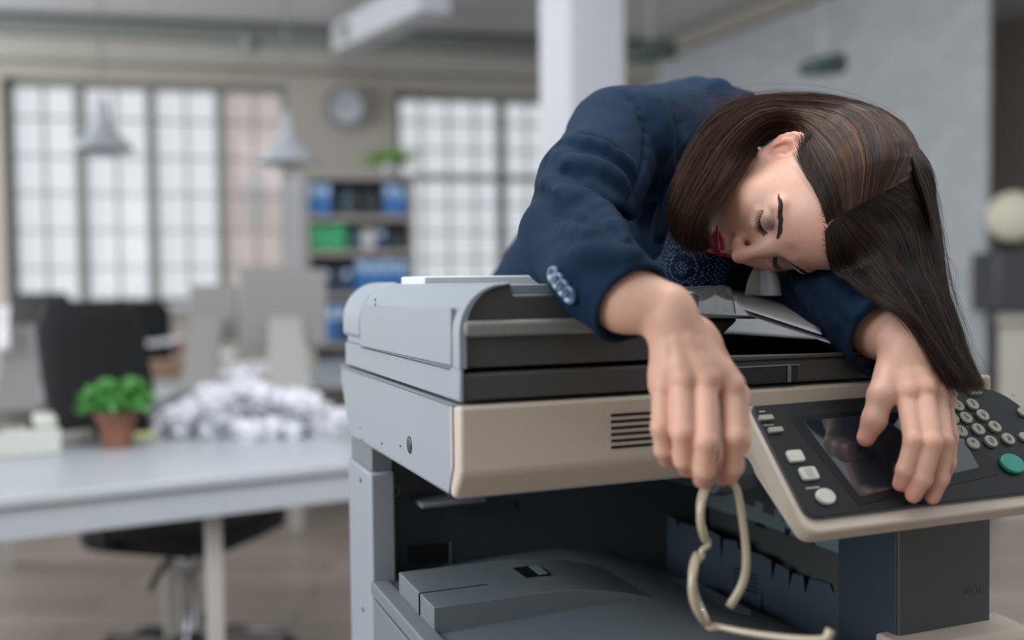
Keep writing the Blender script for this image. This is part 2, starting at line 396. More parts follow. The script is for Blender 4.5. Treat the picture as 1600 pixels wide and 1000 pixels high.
# ------------------------------------------------------------------ clothing
def cloth_mat(name, c1, c2, rough=.85, weave=900, sheen=.3, bump=.35):
    m = mat(name, c1, rough, noise=.12, nscale=25, bump=bump, bscale=weave, spec=.2); b = m.node_tree.nodes['Principled BSDF']
    b.inputs['Sheen Weight'].default_value = sheen; b.inputs['Sheen Tint'].default_value = (*c2, 1); b.inputs['Sheen Roughness'].default_value = .5
    return m
M_navy = cloth_mat('navy wool', S(6, 32, 54), S(40, 90, 130), sheen=.08)
jk = SDF()
jk.el(at(1074, 268, 1.385), (.112, .130, .118), k=.03)
jk.rc(at(1075, 275, 1.37), at(985, 335, 1.47), .118, .125, .04)
jk.rc(at(985, 335, 1.47), at(868, 520, 1.66), .125, .142, .04)
jk.rc(at(1078, 290, 1.36), at(1200, 300, 1.42), .10, .085, .04)
jk.rc(at(1120, 330, 1.32), at(1150, 410, 1.29), .085, .05, .03)
jk.rc(at(1200, 262, 1.42), SL, .075, .062, .03)
jk.rc(at(1015, 222, 1.31), SR, .072, .066, .03)
jk.chain([SR, at(922, 292, 1.17), ER_, at(936, 430, .935)], [.064, .060, .0525, .0445], .018)
jk.rc(at(936, 430, .935), at(982, 470, .902), .0445, .0418, .008)
jk.chain([SL, at(1256, 345, 1.36), EL_, at(1332, 480, 1.125)], [.066, .062, .059, .052], .02)
jk.rc(at(1332, 480, 1.125), at(1386, 525, 1.05), .052, .0470, .008)
# collar round the neck and the lapel
jk.chain([at(1086, 148, 1.33), at(1120, 150, 1.30), at(1160, 176, 1.27)], [.022, .020, .014], .012)
jk.chain([at(1080, 160, 1.29), at(1062, 230, 1.245), at(1046, 300, 1.235), at(1028, 370, 1.21)], [.014, .013, .012, .010], .010)
jk.chain([at(1074, 138, 1.375), at(1120, 142, 1.345), at(1168, 156, 1.31)], [.010, .013, .012], .004)
# folds: ridges laid on the cloth along the creases seen
base = SDF(); base.pr = list(jk.pr)
def fold(px, r=.006, dep=0, k=.014, sub=False):
    pts = [base.march(x, y) for x, y in px]
    pts = [p for p in pts if p is not None]
    if len(pts) < 2: return
    pts = [p+nz(base.grad(p[None])[0])*dep for p in pts]
    # subdivide with smoothing
    q = [pts[0]]
    for a, b in zip(pts[:-1], pts[1:]): q += [base.onsurf(((a+b)/2)[None], dep)[0], b]
    n = len(q); rs = [r*(.35+.65*math.sin(math.pi*(i+.5)/n)) for i in range(n)]
    jk.chain(q, rs, k, sub)
fold([(862, 244), (895, 256), (940, 268), (980, 300)], .006, -.001, .02)
fold([(846, 280), (880, 306), (920, 318), (958, 345)], .007, -.001, .02)
fold([(930, 322), (955, 345), (975, 372)], .006, 0)
fold([(880, 222), (920, 225), (965, 245), (990, 275)], .006, 0)
fold([(838, 300), (880, 336), (925, 350), (960, 366)], .004, .001, .012, True)
fold([(970, 143), (998, 170), (1010, 205), (1008, 245), (996, 285), (975, 330)], .0045, .0005, .005, True)
fold([(1010, 150), (1030, 185), (1034, 230), (1020, 290), (996, 340)], .010, .0, .02)
fold([(1050, 145), (1062, 190), (1056, 250), (1040, 300)], .004, .0005, .005, True)
fold([(884, 268), (925, 290), (962, 325), (985, 362)], .005, .001, .010, True)
fold([(850, 316), (890, 340), (925, 362)], .004, .001, .008, True)
fold([(878, 352), (905, 362), (940, 388), (985, 400)], .005, -.001, .014)
fold([(1000, 395), (975, 405), (930, 412)], .004, -.0005, .012)
fold([(905, 208), (945, 222), (975, 250)], .004, .001, .010, True)
fold([(900, 395), (930, 400), (965, 398)], .004, 0)
fold([(760, 350), (790, 370), (815, 400)], .006, 0); fold([(745, 385), (775, 395), (808, 415)], .006, 0); fold([(790, 330), (805, 350), (820, 380)], .004, .001, .01, True)
fold([(1240, 440), (1275, 470), (1310, 505)], .005, 0); fold([(1290, 440), (1320, 468), (1345, 500)], .005, 0); fold([(1228, 445), (1255, 486), (1290, 522)], .003, .001, .008, True)
fold([(1350, 470), (1385, 488), (1420, 505)], .004, 0)
# cuff openings
def cuff(a, b, r):
    d = nz(b-a); jk.cyl(b+d*.008, b+d*.14, .085, .003); jk.cyl(b-d*.05, b+d*.10, r-.0065, .004)
cuff(at(936, 430, .935), at(982, 470, .902), .0418)
cuff(at(1332, 480, 1.125), at(1386, 525, 1.05), .0470)
def wrinkle(p):
    return .0006*np.sin(p[..., 0]*95+np.sin(p[..., 2]*70)*1.3)*np.sin(p[..., 2]*120+p[..., 1]*60+np.sin(p[..., 0]*60))
me, VP = jk.mesh('jacket', .0026, 16, wrinkle); relax(me, VP, 2, .4)
jacket = link('blazer', me, M_navy, person, label='navy blue blazer with sleeve buttons')
print('jacket', len(VP))
# sleeve buttons
M_btn = mat('button', S(70, 95, 120), .25, coat=.6, noise=.3, nscale=300)
for (x, y) in ((869, 430), (876, 440), (884, 450), (893, 460)):
    p = jk.march(x, y); n = nz(jk.grad(p[None])[0]); b = MB()
    b.lathe([(0, .0035), (.0052, .0035), (.0062, .0050), (.0078, .0052), (.0085, .0040), (.0085, .0), (0, 0)], p, 24, n, False).build('sleeve_button', M_btn, jacket, smooth=True)
# dotted shirt seen between the lapels
m = cloth_mat('dotted shirt', S(16, 34, 60), S(60, 90, 120)); nt = m.node_tree; b = nt.nodes['Principled BSDF']
vo = nt.nodes.new('ShaderNodeTexVoronoi'); vo.inputs['Scale'].default_value = 260; vo.inputs['Randomness'].default_value = .35
tc = nt.nodes['Texture Coordinate']; mp = nt.nodes.new('ShaderNodeMapping'); mp.inputs['Rotation'].default_value = (.3, .4, .6); nt.links.new(tc.outputs['Object'], mp.inputs[0]); nt.links.new(mp.outputs[0], vo.inputs['Vector'])
rp = nt.nodes.new('ShaderNodeValToRGB'); rp.color_ramp.elements[0].position = .22; rp.color_ramp.elements[1].position = .36
rp.color_ramp.elements[0].color = (*S(120, 150, 180), 1); rp.color_ramp.elements[1].color = (*S(14, 30, 56), 1)
nt.links.new(vo.outputs['Distance'], rp.inputs[0]); nt.links.new(rp.outputs[0], b.inputs['Base Color']); M_shirt = m
sh = SDF(); sh.rc(at(1110, 330, 1.25), at(1085, 420, 1.225), .055, .036, .02); sh.rc(at(1085, 420, 1.225), at(1040, 440, 1.26), .036, .03, .02); sh.rc(at(1110, 330, 1.25), TC, .05, .06, .03)
me, VP = sh.mesh('shirt', .004, 12); relax(me, VP, 2)
link('shirt', me, M_shirt, person, label='navy shirt with small pale dots')
# trousers and shoes behind the machine
tr = SDF(); hipL = at(868, 520, 1.66)+np.array([.10, .06, -.12]); hipR = at(868, 520, 1.66)+np.array([-.08, .0, -.12])
tr.el(at(868, 520, 1.66)+np.array([0, 0, -.08]), (.155, .12, .12), k=.03)
knR = np.array([-.02, 1.70, .50]); anR = np.array([-.02, 1.86, .10]); knL = np.array([.20, 1.76, .50]); anL = np.array([.22, 1.90, .10])
tr.chain([hipR, knR, anR], [.095, .062, .048], .03); tr.chain([hipL, knL, anL], [.095, .062, .048], .03)
me, VP = tr.mesh('trousers', .008, 10); relax(me, VP, 2)
link('trousers', me, cloth_mat('dark trousers', S(22, 26, 36), S(50, 55, 70)), person)
M_shoe = mat('black leather', S(20, 20, 22), .35)
for a in (anR, anL):
    so = SDF(); so.el(a+np.array([.0, -.045, -.065]), (.040, .115, .033), k=.02); so.rc(a+np.array([0, .03, -.05]), a+np.array([0, .0, .0]), .035, .042, .02)
    me, VP = so.mesh('shoe', .006, 10); link('shoe', me, M_shoe, person)

# ------------------------------------------------------------------ face details
def tubes(name, strands, radii, material, parent, cols=None, sides=3, **kw):
    V, FF, CC = [], [], []; off = 0
    for si, (s_, r_) in enumerate(zip(strands, radii)):
        k = len(s_); t = np.gradient(s_, axis=0); t /= np.linalg.norm(t, axis=1, keepdims=True)+1e-12
        a = np.cross(t, cf); a /= np.linalg.norm(a, axis=1, keepdims=True)+1e-9; b = np.cross(t, a)
        tp = np.minimum(1, np.minimum(1.4-np.linspace(0, 1, k), 1))**1.5*np.minimum(1, .35+np.linspace(0, 1, k)*8); tp = r_*(tp if np.ndim(r_) == 0 else 1)
        ang = 2*math.pi*np.arange(sides)/sides
        V.append((s_[:, None, :]+(a[:, None, :]*np.cos(ang)[None, :, None]+b[:, None, :]*np.sin(ang)[None, :, None])*np.reshape(tp, (-1, 1, 1))).reshape(-1, 3))
        i = np.arange(k-1)[:, None]*sides; j = np.arange(sides)[None]; j2 = (j+1) % sides
        FF.append(np.stack([i+j, i+j2, i+sides+j2, i+sides+j], -1).reshape(-1, 4)+off); off += k*sides
        if cols is not None: CC.append(np.repeat(cols[si], sides, axis=0) if np.ndim(cols[si]) == 2 else np.tile(cols[si], (k*sides, 1)))
    V = np.concatenate(V); Q = np.concatenate(FF).astype(np.int32)
    me = bpy.data.meshes.new(name); me.vertices.add(len(V)); me.vertices.foreach_set('co', V.ravel()); me.loops.add(Q.size); me.loops.foreach_set('vertex_index', Q.ravel())
    me.polygons.add(len(Q)); me.polygons.foreach_set('loop_start', np.arange(0, Q.size, 4, dtype=np.int32)); me.polygons.foreach_set('use_smooth', np.ones(len(Q), bool)); me.update(calc_edges=True)
    if cols is not None: paint(me, np.concatenate(CC))
    return link(name, me, material, parent, **kw)
M_lash = mat('lash black', S(22, 18, 18), .6)
for s in (1, -1):
    line = [(s*.0175, .0800, -.0035), (s*.024, .0815, -.0068), (s*.031, .0810, -.0082), (s*.038, .0775, -.0068), (s*.0455, .0715, -.0025)]
    lw = np.array([H(*p) for p in line])
    def samp(t, pts=lw):
        i = min(int(t*(len(pts)-1)), len(pts)-2); u = t*(len(pts)-1)-i; return pts[i]*(1-u)+pts[i+1]*u
    base_l = body.onsurf(np.array([samp(t) for t in np.linspace(0, 1, 14)]), .0001)
    st = [base_l]; rd = [.0008]
    for i in range(24):
        t = .06+.94*i/23; p = body.onsurf(samp(t)[None], .0)[0]
        out = HR@nz(np.array([s*(t-.35)*.9, .75, -.75])); upd = HR@np.array([0, .15, .55])
        L0 = .0085*(.7+.5*t); st.append(np.array([p+out*L0*q+upd*L0*q*q*.35 for q in np.linspace(0, 1, 5)])); rd.append(.00045)
    tubes('eyelashes', st, rd, M_lash, person)
    br = [(s*.0145, .085, .0125), (s*.024, .083, .0170), (s*.036, .078, .0200), (s*.047, .069, .0185), (s*.053, .060, .0150)]
    bw = np.array([H(*p) for p in br]); st = []; rd = []
    for i in range(420):
        t = RNG.random(); wd = .0032*(1-.8*t)*(.65+.35*min(1, t*6)); z = (RNG.random()-.5)*2*wd
        p = samp(min(t, .999), bw)+HR@np.array([0, 0, z]); d = nz(samp(min(t+.03, 1.), bw)-samp(max(t-.03, 0), bw))+HR@np.array([0, 0, .30*(1-t)])-HR@np.array([0, 0, z*60])
        pts = np.array([p+d*.0062*q for q in np.linspace(0, 1, 4)]); pts = body.onsurf(pts, .0004, 2); st.append(pts); rd.append(.00022)
    tubes('eyebrow', st, rd, mat('brow', S(46, 32, 26), .6), person)
e = body.onsurf(H(.080, -.004, -.040)[None], .001)[0]
b = MB(); b.lathe([(0, -.0022), (.0015, -.0016), (.0022, 0), (.0015, .0016), (0, .0022)], e, 12, HR[:, 0], False); b.build('earring', mat('pearl', S(225, 215, 200), .2, coat=.5), person, smooth=True)

# ------------------------------------------------------------------ hair
allsk = SDF(); allsk.pr = [q for q in body.pr if np.linalg.norm(q[1]-HT) < .17 and not q[6] and (q[0] == 'c' or q[3].min() > .006)]+[q for q in jk.pr if not q[6] and (q[0] == 'e' or q[3] > .02)]
def catmull(P_, n):
    P_ = np.array(P_, float); k = len(P_); Q = np.vstack([2*P_[0]-P_[1], P_, 2*P_[-1]-P_[-2]]); out = []
    for t in np.linspace(0, k-1, n):
        i = min(int(t), k-2); u = t-i; a, b_, c, d = Q[i:i+4]
        out.append(.5*((2*b_)+(-a+c)*u+(2*a-5*b_+4*c-d)*u*u+(-a+3*b_-3*c+d)*u**3))
    return np.array(out)
NT = 26
def guides(gl, doff=.004):
    G = []
    for g in gl:
        pts = []
        for q in g:
            if len(q) == 3: pts.append(at(*q))
            else:
                p = allsk.march(q[0], q[1], doff); pts.append(p if p is not None else at(q[0], q[1], 1.12))
        G.append(catmull(pts, NT))
    return np.array(G)      # ng, NT, 3
def across(G, s_):
    k = len(G); x = s_*(k-1); i = np.minimum(x.astype(int), k-2); u = (x-i)[..., None]
    i0 = np.maximum(i-1, 0); i3 = np.minimum(i+2, k-1); ti = np.broadcast_to(np.arange(NT), s_.shape)
    a, b_, c, d = G[i0, ti], G[i, ti], G[i+1, ti], G[i3, ti]
    return .5*((2*b_)+(-a+c)*u+(2*a-5*b_+4*c-d)*u*u+(-a+3*b_-3*c+d)*u**3)
def push(p, off, it=3):
    p = p.copy()
    for _ in range(it):
        v = allsk.f(p)-off; mk = v < 0
        if not mk.any(): break
        g = allsk.grad(p[mk]); p[mk] = p[mk]-g*v[mk][:, None]
    return p
def sheet(name, gl, n, thick, c0, c1, seed, wob=.11, base_off=.002, doff=.004, flare=.0, gaps=.0):
    rng = np.random.default_rng(seed); G = guides(gl, doff)
    S_ = np.linspace(0, 1, 40)[:, None]*np.ones(NT)
    B = across(G, S_); sh_ = B.shape; B = push(B.reshape(-1, 3), base_off).reshape(sh_); gg = allsk.grad(B.reshape(-1, 3)).reshape(sh_); B = B-gg*(.0045*np.clip(1-np.linspace(0, 1, NT)/.16, 0, 1))[None, :, None]
    mb = MB()
    if name != 'D': mb.grid(B[:, 4:])
    strands, rad, cols = [], [], []
    s0 = rng.random(n); cl = (rng.random(60)-.5)*2; tt = np.linspace(0, 1, NT)
    cid = (s0*59).astype(int); ph = rng.random(n)*6.28
    sw = s0[:, None] + wob*(rng.random(n)-.5)[:, None]*tt[None] + .012*np.sin(tt[None]*5+ph[:, None]) + .045*cl[cid][:, None]*tt[None]**1.5
    P_ = across(G, np.clip(sw, 0, 1)); lay = rng.random(n)**.7*thick
    V = -(P_-CAM); V /= np.linalg.norm(V, axis=-1, keepdims=True)
    off = push(P_.reshape(-1, 3), .003).reshape(P_.shape)
    g = allsk.grad(off.reshape(-1, 3)).reshape(P_.shape); near_ = np.clip(1-allsk.f(off.reshape(-1, 3)).reshape(P_.shape[:2])/.03, 0, 1)[..., None]
    nd = g*near_+V*(1-near_); nd /= np.linalg.norm(nd, axis=-1, keepdims=True)+1e-9
    env = np.minimum(1, tt*4+.02)[None, :, None]
    off = off-nd*(.0028*np.clip(1-tt/.10, 0, 1))[None, :, None]
    P_ = off+nd*lay[:, None, None]*env + rng.normal(size=(n, 1, 3))*.0042*(tt**2)[None, :, None]*(1+flare*3)
    fly = rng.random(n) < .05; P_[fly] += rng.normal(size=(fly.sum(), 1, 3))*.010*(tt**1.3)[None, :, None]
    for i in range(n):
        ke = int(NT*(.80+.2*rng.random())) if rng.random() < .6 else NT
        st_ = int(rng.integers(0, 4)) if name in 'BD' else int(rng.integers(0, 2)); strands.append(P_[i, st_:max(ke, 8)]); rad.append(.00030*(.7+.6*rng.random()) if not fly[i] else .00014)
        k_ = rng.random()**1.6; tcol = (np.array(c0)*(1-k_)+np.array(c1)*k_)*(.40+.60*(cl[(cid[i]*7) % 60]+1))*(.65+.7*rng.random()); q = tt[st_:st_+len(strands[-1]), None]**1.3
        cols.append(tcol*(1-q)+tcol*1.5*q)
    return mb, strands, rad, cols
dk = S(28, 20, 16); lt = S(64, 45, 34); lt2 = S(96, 64, 40)  # brightest brown paints the light on the left-hand hair into its colour
gA = [[(1300, 338), (1284, 292), (1264, 250), (1262, 224), (1245, 214, 1.125), (1212, 211, 1.135), (1190, 221, 1.135), (1173, 244, 1.125), (1148, 280, 1.105), (1118, 318, 1.085), (1100, 350, 1.09), (1112, 386, 1.11)],
      [(1318, 334), (1306, 268), (1280, 222), (1246, 193, 1.12), (1200, 192, 1.125), (1158, 228, 1.12), (1124, 284, 1.09), (1096, 326, 1.09), (1086, 360, 1.10), (1094, 392, 1.12)],
      [(1336, 324), (1334, 250), (1300, 200), (1244, 176, 1.115), (1186, 180, 1.11), (1138, 222, 1.105), (1102, 280, 1.10), (1078, 326, 1.10), (1070, 360, 1.11), (1078, 388, 1.13)],
      [(1358, 312), (1362, 236), (1320, 180, 1.12), (1250, 162, 1.135), (1180, 168, 1.125), (1124, 212, 1.12), (1088, 272, 1.115), (1064, 322, 1.11), (1059, 352, 1.12), (1066, 380, 1.14)],
      [(1380, 300), (1390, 232), (1342, 170, 1.13), (1262, 154, 1.15), (1180, 160, 1.145), (1114, 204, 1.14), (1076, 262, 1.13), (1058, 308, 1.12), (1053, 340, 1.13), (1055, 366, 1.14)],
      [(1402, 290), (1418, 236, 1.10), (1378, 174, 1.145), (1282, 151, 1.165), (1190, 154, 1.165), (1120, 184, 1.16), (1082, 236, 1.15), (1062, 286, 1.14), (1055, 322, 1.14), (1053, 345, 1.15)],
      [(1432, 268, 1.09), (1434, 230, 1.12), (1400, 184, 1.155), (1300, 151, 1.18), (1210, 149, 1.19), (1150, 160, 1.19), (1110, 188, 1.185), (1080, 236, 1.175), (1064, 278, 1.165), (1058, 310, 1.16)]]
gB = [[(1288, 362), (1292, 392), (1300, 416), (1322, 436, 1.055), (1352, 462, 1.035), (1386, 490, 1.020), (1420, 516, 1.010), (1448, 546, 1.000), (1468, 574, 0.995), (1482, 604, 0.995)],
      [(1302, 345), (1316, 376), (1334, 404), (1358, 436, 1.035), (1384, 466, 1.020), (1410, 496, 1.010), (1436, 524, 1.000), (1458, 552, 0.995), (1478, 580, 0.992), (1492, 604, 0.992)],
      [(1322, 332), (1346, 358), (1370, 388, 1.035), (1392, 424, 1.025), (1410, 460, 1.015), (1430, 496, 1.005), (1452, 528, 0.998), (1472, 558, 0.995), (1490, 584, 0.992), (1502, 606, 0.992)],
      [(1350, 316), (1380, 338, 1.035), (1404, 372, 1.035), (1420, 412, 1.035), (1436, 456, 1.020), (1452, 496, 1.010), (1470, 532, 1.002), (1488, 562, 0.997), (1502, 586, 0.995), (1512, 606, 0.995)],
      [(1384, 298), (1414, 322, 1.045), (1434, 360, 1.065), (1446, 406, 1.055), (1458, 454, 1.035), (1470, 498, 1.020), (1484, 536, 1.010), (1500, 566, 1.003), (1512, 588, 1.000), (1520, 606, 1.000)],
      [(1414, 280, 1.06), (1440, 310, 1.075), (1456, 352, 1.075), (1464, 402, 1.065), (1472, 452, 1.045), (1482, 498, 1.030), (1496, 538, 1.020), (1508, 568, 1.013), (1518, 590, 1.010), (1526, 606, 1.010)],
      [(1436, 262, 1.09), (1456, 300, 1.115), (1468, 348, 1.105), (1474, 400, 1.085), (1480, 452, 1.065), (1490, 498, 1.045), (1502, 538, 1.035), (1514, 568, 1.025), (1522, 590, 1.020), (1530, 606, 1.015)]]
gC = [[(1398, 240, 1.08), (1426, 272, 1.06), (1446, 326, 1.06), (1460, 384, 1.07), (1466, 442, 1.06), (1477, 502, 1.04), (1498, 562, 1.01)],
      [(1418, 214), (1450, 262, 1.10), (1462, 320, 1.11), (1466, 380, 1.10), (1470, 440, 1.08), (1480, 500, 1.05), (1500, 560, 1.02)],
      [(1400, 190), (1440, 244, 1.14), (1456, 310, 1.15), (1462, 380, 1.14), (1466, 440, 1.11), (1476, 500, 1.08), (1494, 556, 1.05)]]
hb = MB(); SS, RR, CC = [], [], []
gD = [[(1292, 352), (1284, 322), (1271, 292), (1259, 268), (1252, 250), (1250, 236)],
      [(1300, 344), (1290, 308), (1274, 276), (1262, 250), (1256, 236), (1254, 222)],
      [(1318, 336), (1302, 284), (1282, 250), (1270, 232), (1262, 218), (1262, 206)]]
gE = [[(1228, 195, 1.15), (1200, 197, 1.15), (1178, 214, 1.145), (1160, 245, 1.14)], [(1228, 217, 1.15), (1206, 217, 1.15), (1190, 228, 1.145), (1172, 252, 1.14)]]
for a in (('E', gE, 500, .003, dk, lt, 5), ('A', gA, 5200, .006, dk, lt2, 1), ('B', gB, 5200, .007, dk, lt, 2), ('C', gC, 1100, .006, dk, lt, 3), ('D', gD, 900, .003, dk, lt, 4)):
    mb, s_, r_, c_ = sheet(*a); hb.add(mb.v, mb.f); SS += s_; RR += r_; CC += c_
# baby hairs along the hairline
hlp = [(1293, 405), (1290, 380), (1288, 358), (1286, 330), (1277, 300), (1266, 278), (1256, 258), (1250, 244)]
for i in range(260):
    t = RNG.random()*(len(hlp)-1); q = min(int(t), len(hlp)-2); u = t-q; x = hlp[q][0]*(1-u)+hlp[q+1][0]*u; y = hlp[q][1]*(1-u)+hlp[q+1][1]*u
    x += RNG.normal()*3+2; L0 = 10+14*RNG.random(); an = math.radians(-75+RNG.normal()*28) if q > 2 else math.radians(20+RNG.normal()*28)
    pts = [body.march(x+math.cos(an)*L0*k/4, y+math.sin(an)*L0*k/4-.15*k*k, .0004+.0004*k, d0=.9) for k in range(-1, 4)]
    if any(p is None for p in pts): continue
    SS.append(catmull(pts, 8)); RR.append(.00011); CC.append(np.array(S(60, 42, 32)))
# loose wisps over the collar and off the crown
for i in range(90):
    x = 1090+RNG.random()*200; y = 160-RNG.random()*4; d = 1.18+RNG.random()*.08; a = at(x+60, y, d); b_ = at(x-10-40*RNG.random(), y-18+60*RNG.random(), d+.02); c_ = at(x-60, y-6+50*RNG.random(), d+.03)
    SS.append(catmull([a, b_, c_], 12)); RR.append(.00013); CC.append(np.array(S(96, 66, 46)))
for i in range(70):
    t = RNG.random(); a = at(1440+t*50, 250+t*300, 1.05); b_ = a+np.array([.006+.016*RNG.random(), 0, -.02-.02*RNG.random()]); c_ = b_+np.array([.012*(RNG.random()-.2), 0, -.05])
    SS.append(catmull([a, b_, c_], 10)); RR.append(.00012); CC.append(np.array(S(70, 48, 36)))
tubes_parent = tubes('hair', SS, RR, M_hair, person, CC, label='long straight dark brown hair')
hb.build('hair_underlayer', mat('dark hair roots', S(30, 21, 18), .95, noise=.4, nscale=60, spec=.1), tubes_parent, smooth=True, solid=.002)
# ------------------------------------------------------------------ eyeglasses hanging from the right hand
M_horn = mat('pale horn plastic', S(176, 162, 138), .3, noise=.15, nscale=40, coat=.5)
M_lens = mat('lens', (.95, .97, .97), .02, trans=1, alpha=.25)
gl = empty('eyeglasses', at(1100, 860, .885), 'pale horn-rimmed eyeglasses dangling from her hand in front of the photocopier', 'eyeglasses')
def rim(c0, c1, bul):   # edge-on rim between two pixels; width runs down, height runs away from the viewer
    pts = []
    for a in np.linspace(0, 2*math.pi, 28, endpoint=False):
        t = .5-.5*math.cos(a); hgt = math.sin(a)*.021
        x = c0[0]+(c1[0]-c0[0])*t+bul*math.sin(math.pi*t); y = c0[1]+(c1[1]-c0[1])*t
        pts.append(at(x, y, .885)+cf*(hgt+.004)+cr*hgt*.18)
    return pts
r1 = rim((1108, 752), (1104, 846), -11); r2 = rim((1090, 868), (1106, 976), -15)
mb = MB(); mb.tube(r1, .0028, 8, True, (1, 1.3)); mb.tube(r2, .0028, 8, True, (1, 1.3))
mb.tube(catmull([at(1105, 842, .884), at(1107, 852, .882), at(1096, 860, .880), at(1098, 868, .882), at(1091, 876, .884)], 10), .0026, 8)
mb.tube(catmull([at(1106, 972, .886), at(1108, 980, .884), at(1122, 978, .882)], 6), .0036, 8); mb.tube(catmull([at(1108, 756, .886), at(1120, 748, .884), at(1140, 750, .884)], 6), .0034, 8)
mb.build('frame', M_horn, gl, smooth=True)
for r_ in (r1, r2):
    c = np.mean(r_, 0); n = len(r_); MB().add([c]+list(r_), [(0, i+1, (i+1) % n+1) for i in range(n)]).build('lens', M_lens, gl, smooth=True, solid=.0012)
def temple(pts, rs):
    MB().tube(catmull(pts, 22), list(np.interp(np.linspace(0, 1, 22), np.linspace(0, 1, len(rs)), rs)), 8, sc=(1, 1)).build('temple', M_horn, gl, smooth=True)
temple([at(1140, 750, .884), at(1152, 768, .884), at(1161, 820, .885), at(1166, 875, .886), at(1160, 912, .888), at(1140, 948, .890)], [.0030, .0032, .0034, .0036, .0040, .0042])
temple([at(1118, 978, .882), at(1160, 987, .865), at(1220, 996, .845), at(1270, 1000, .83), at(1290, 998, .826), at(1298, 984, .826)], [.0030, .0030, .0032, .0034, .0038, .0042])

# ------------------------------------------------------------------ the photocopier
M_lg = mat('light grey plastic', S(140, 146, 153), .5, noise=.02, bump=.12, bscale=1500)
M_cr = mat('warm white plastic', S(190, 177, 162), .5, noise=.02, bump=.12, bscale=1500)
M_dg = mat('charcoal plastic', S(66, 66, 64), .5, noise=.03, bump=.15, bscale=1500)
M_mg = mat('mid grey plastic', S(104, 112, 116), .55, noise=.03, bump=.15, bscale=1500)
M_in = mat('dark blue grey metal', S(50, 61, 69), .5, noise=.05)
M_bk = mat('black plastic', S(20, 24, 27), .35, noise=.1)
M_gl = mat('matt black tray', S(7, 9, 10), 1.0, noise=.1, spec=.0)
M_tl = mat('teal grey steel', S(112, 130, 134), .45, noise=.04)
pc = empty('photocopier', P(.32, .24, 0), 'large grey office photocopier with cream front and tilted control panel', 'photocopier')
pb = lambda *a: MB().box(*a, fr=P)
def part(name, mb, m_, par=pc, bevel=.002, **kw): return mb.build(name, m_, par, bevel=bevel, **kw)
def plate(px, p0, n, th):
    n = nz(n); pts = [hit(x, y, p0, n) for x, y in px]; k = len(pts)
    return MB().add(pts+[p-n*th for p in pts], [tuple(range(k)), tuple(range(k, 2*k))[::-1]]+[(i, k+i, k+(i+1) % k, (i+1) % k) for i in range(k)])
def uplate(px, u, th=.002): return plate(px, P(u, 0, 0), eu*-1, th)
def vplate(px, v, th=.002): return plate(px, P(0, v, 0), ev*-1, th)
# scanner body: side profile (v, z) run along u
sv = [(.020, 1.018), (.415, 1.015), (.47, 1.012), (.523, 1.085), (.523, 1.1060), (.020, 1.1075)]
sb = part('scanner_body', MB().prism(sv, .001, .64, lambda p, q, t: P(t, p, q)), M_lg, bevel=.004)
part('scanner_rim', pb(-.001, .64, .012, .523, 1.1040, 1.1085), M_mg)
# speaker hole and small screw holes in the side
for (x, y, r_) in ((640, 695, .0095), (626, 697, .0012), (597, 693, .0016), (566, 687, .0012), (563, 668, .001)):
    u, v, z = onu(x, y, .001); MB().lathe([(0, .001), (r_*.86, .001), (r_, .0004), (r_, -.004)], P(.001, v, z), 24, -eu, False).build('side_hole', M_bk, sb, smooth=True)
# cream front: vertical face, then a chamfer running back under
fv = [(.000, 1.1075), (.000, 1.046), (.004, 1.040), (.020, 1.0195), (.032, 1.0195), (.032, 1.1075)]
fp = part('front_panel', MB().prism(fv, -.001, .64, lambda p, q, t: P(t, p, q)), M_cr, bevel=.0038, seg=3)
part('panel_gasket', MB().prism([(.018, 1.1070), (.018, 1.050), (.034, 1.0185), (.036, 1.0185), (.0215, 1.050), (.0215, 1.1070)], -.0016, .1, lambda p, q, t: P(t, p, q)), M_bk, bevel=0)
for i in range(6):
    z = 1.0905-i*.0062; pb(.152, .215, -.0006, .004, z-.0014, z+.0014).build('vent_slot', M_bk, fp)
# lid (platen cover)
lid = part('platen_lid', pb(.004, .60, .004, .485, 1.1115, 1.1370), M_dg, bevel=.003)
part('lid_side_skirt', pb(.0, .0045, .003, .485, 1.1110, 1.1415), M_lg, bevel=.0015)
part('lid_output_tray', MB().prism([(.15, 1.137), (.60, 1.137), (.60, 1.1385), (.15, 1.1385)], .02, .46, lambda p, q, t: P(p, t, q)), M_gl, bevel=.001)
part('lid_front_lip', MB().prism([(.24, 1.137), (.58, 1.137), (.58, 1.1405), (.40, 1.1405), (.24, 1.143)], .0005, .014, lambda p, q, t: P(p, t, q)), M_dg, bevel=.001)
hs = part('lid_handle', pb(.24, .37, -.0005, .006, 1.1130, 1.1300), M_bk, bevel=.001)
part('handle_rib', pb(.357, .360, -.003, .004, 1.113, 1.130), M_mg, hs, bevel=.0005)
part('handle_rim', pb(.24, .372, -.002, .004, 1.1300, 1.1312), M_mg, hs, bevel=.0004)
# document feeder: charcoal housing with rounded shoulder (front profile u,z run back)
arc = [(.0+.044*(1-math.cos(a)), 1.1745+.044*math.sin(a)) for a in np.linspace(0, math.pi/2, 10)]
fpz = [(.0, 1.1415)]+arc+[(.052, 1.2195), (.055, 1.2080), (.26, 1.2080), (.26, 1.1700), (.20, 1.160), (.20, 1.1415)]
af = part('document_feeder', MB().prism(fpz, .0225, .47, lambda p, q, t: P(p, t, q)), M_lg, bevel=.002)
arc2 = [(.007+.037*(1-math.cos(a)), 1.1750+.0415*math.sin(a)) for a in np.linspace(0, math.pi/2, 10)]
ff = [(.007, 1.1415)]+arc2+[(.052, 1.2185), (.055, 1.2068), (.255, 1.2068), (.255, 1.1700), (.20, 1.160), (.20, 1.1415)]
part('feeder_front', MB().prism([(p, q) for p, q in ff], .006, .0225, lambda p, q, t: P(p, t, q)), M_dg, bevel=.0015)
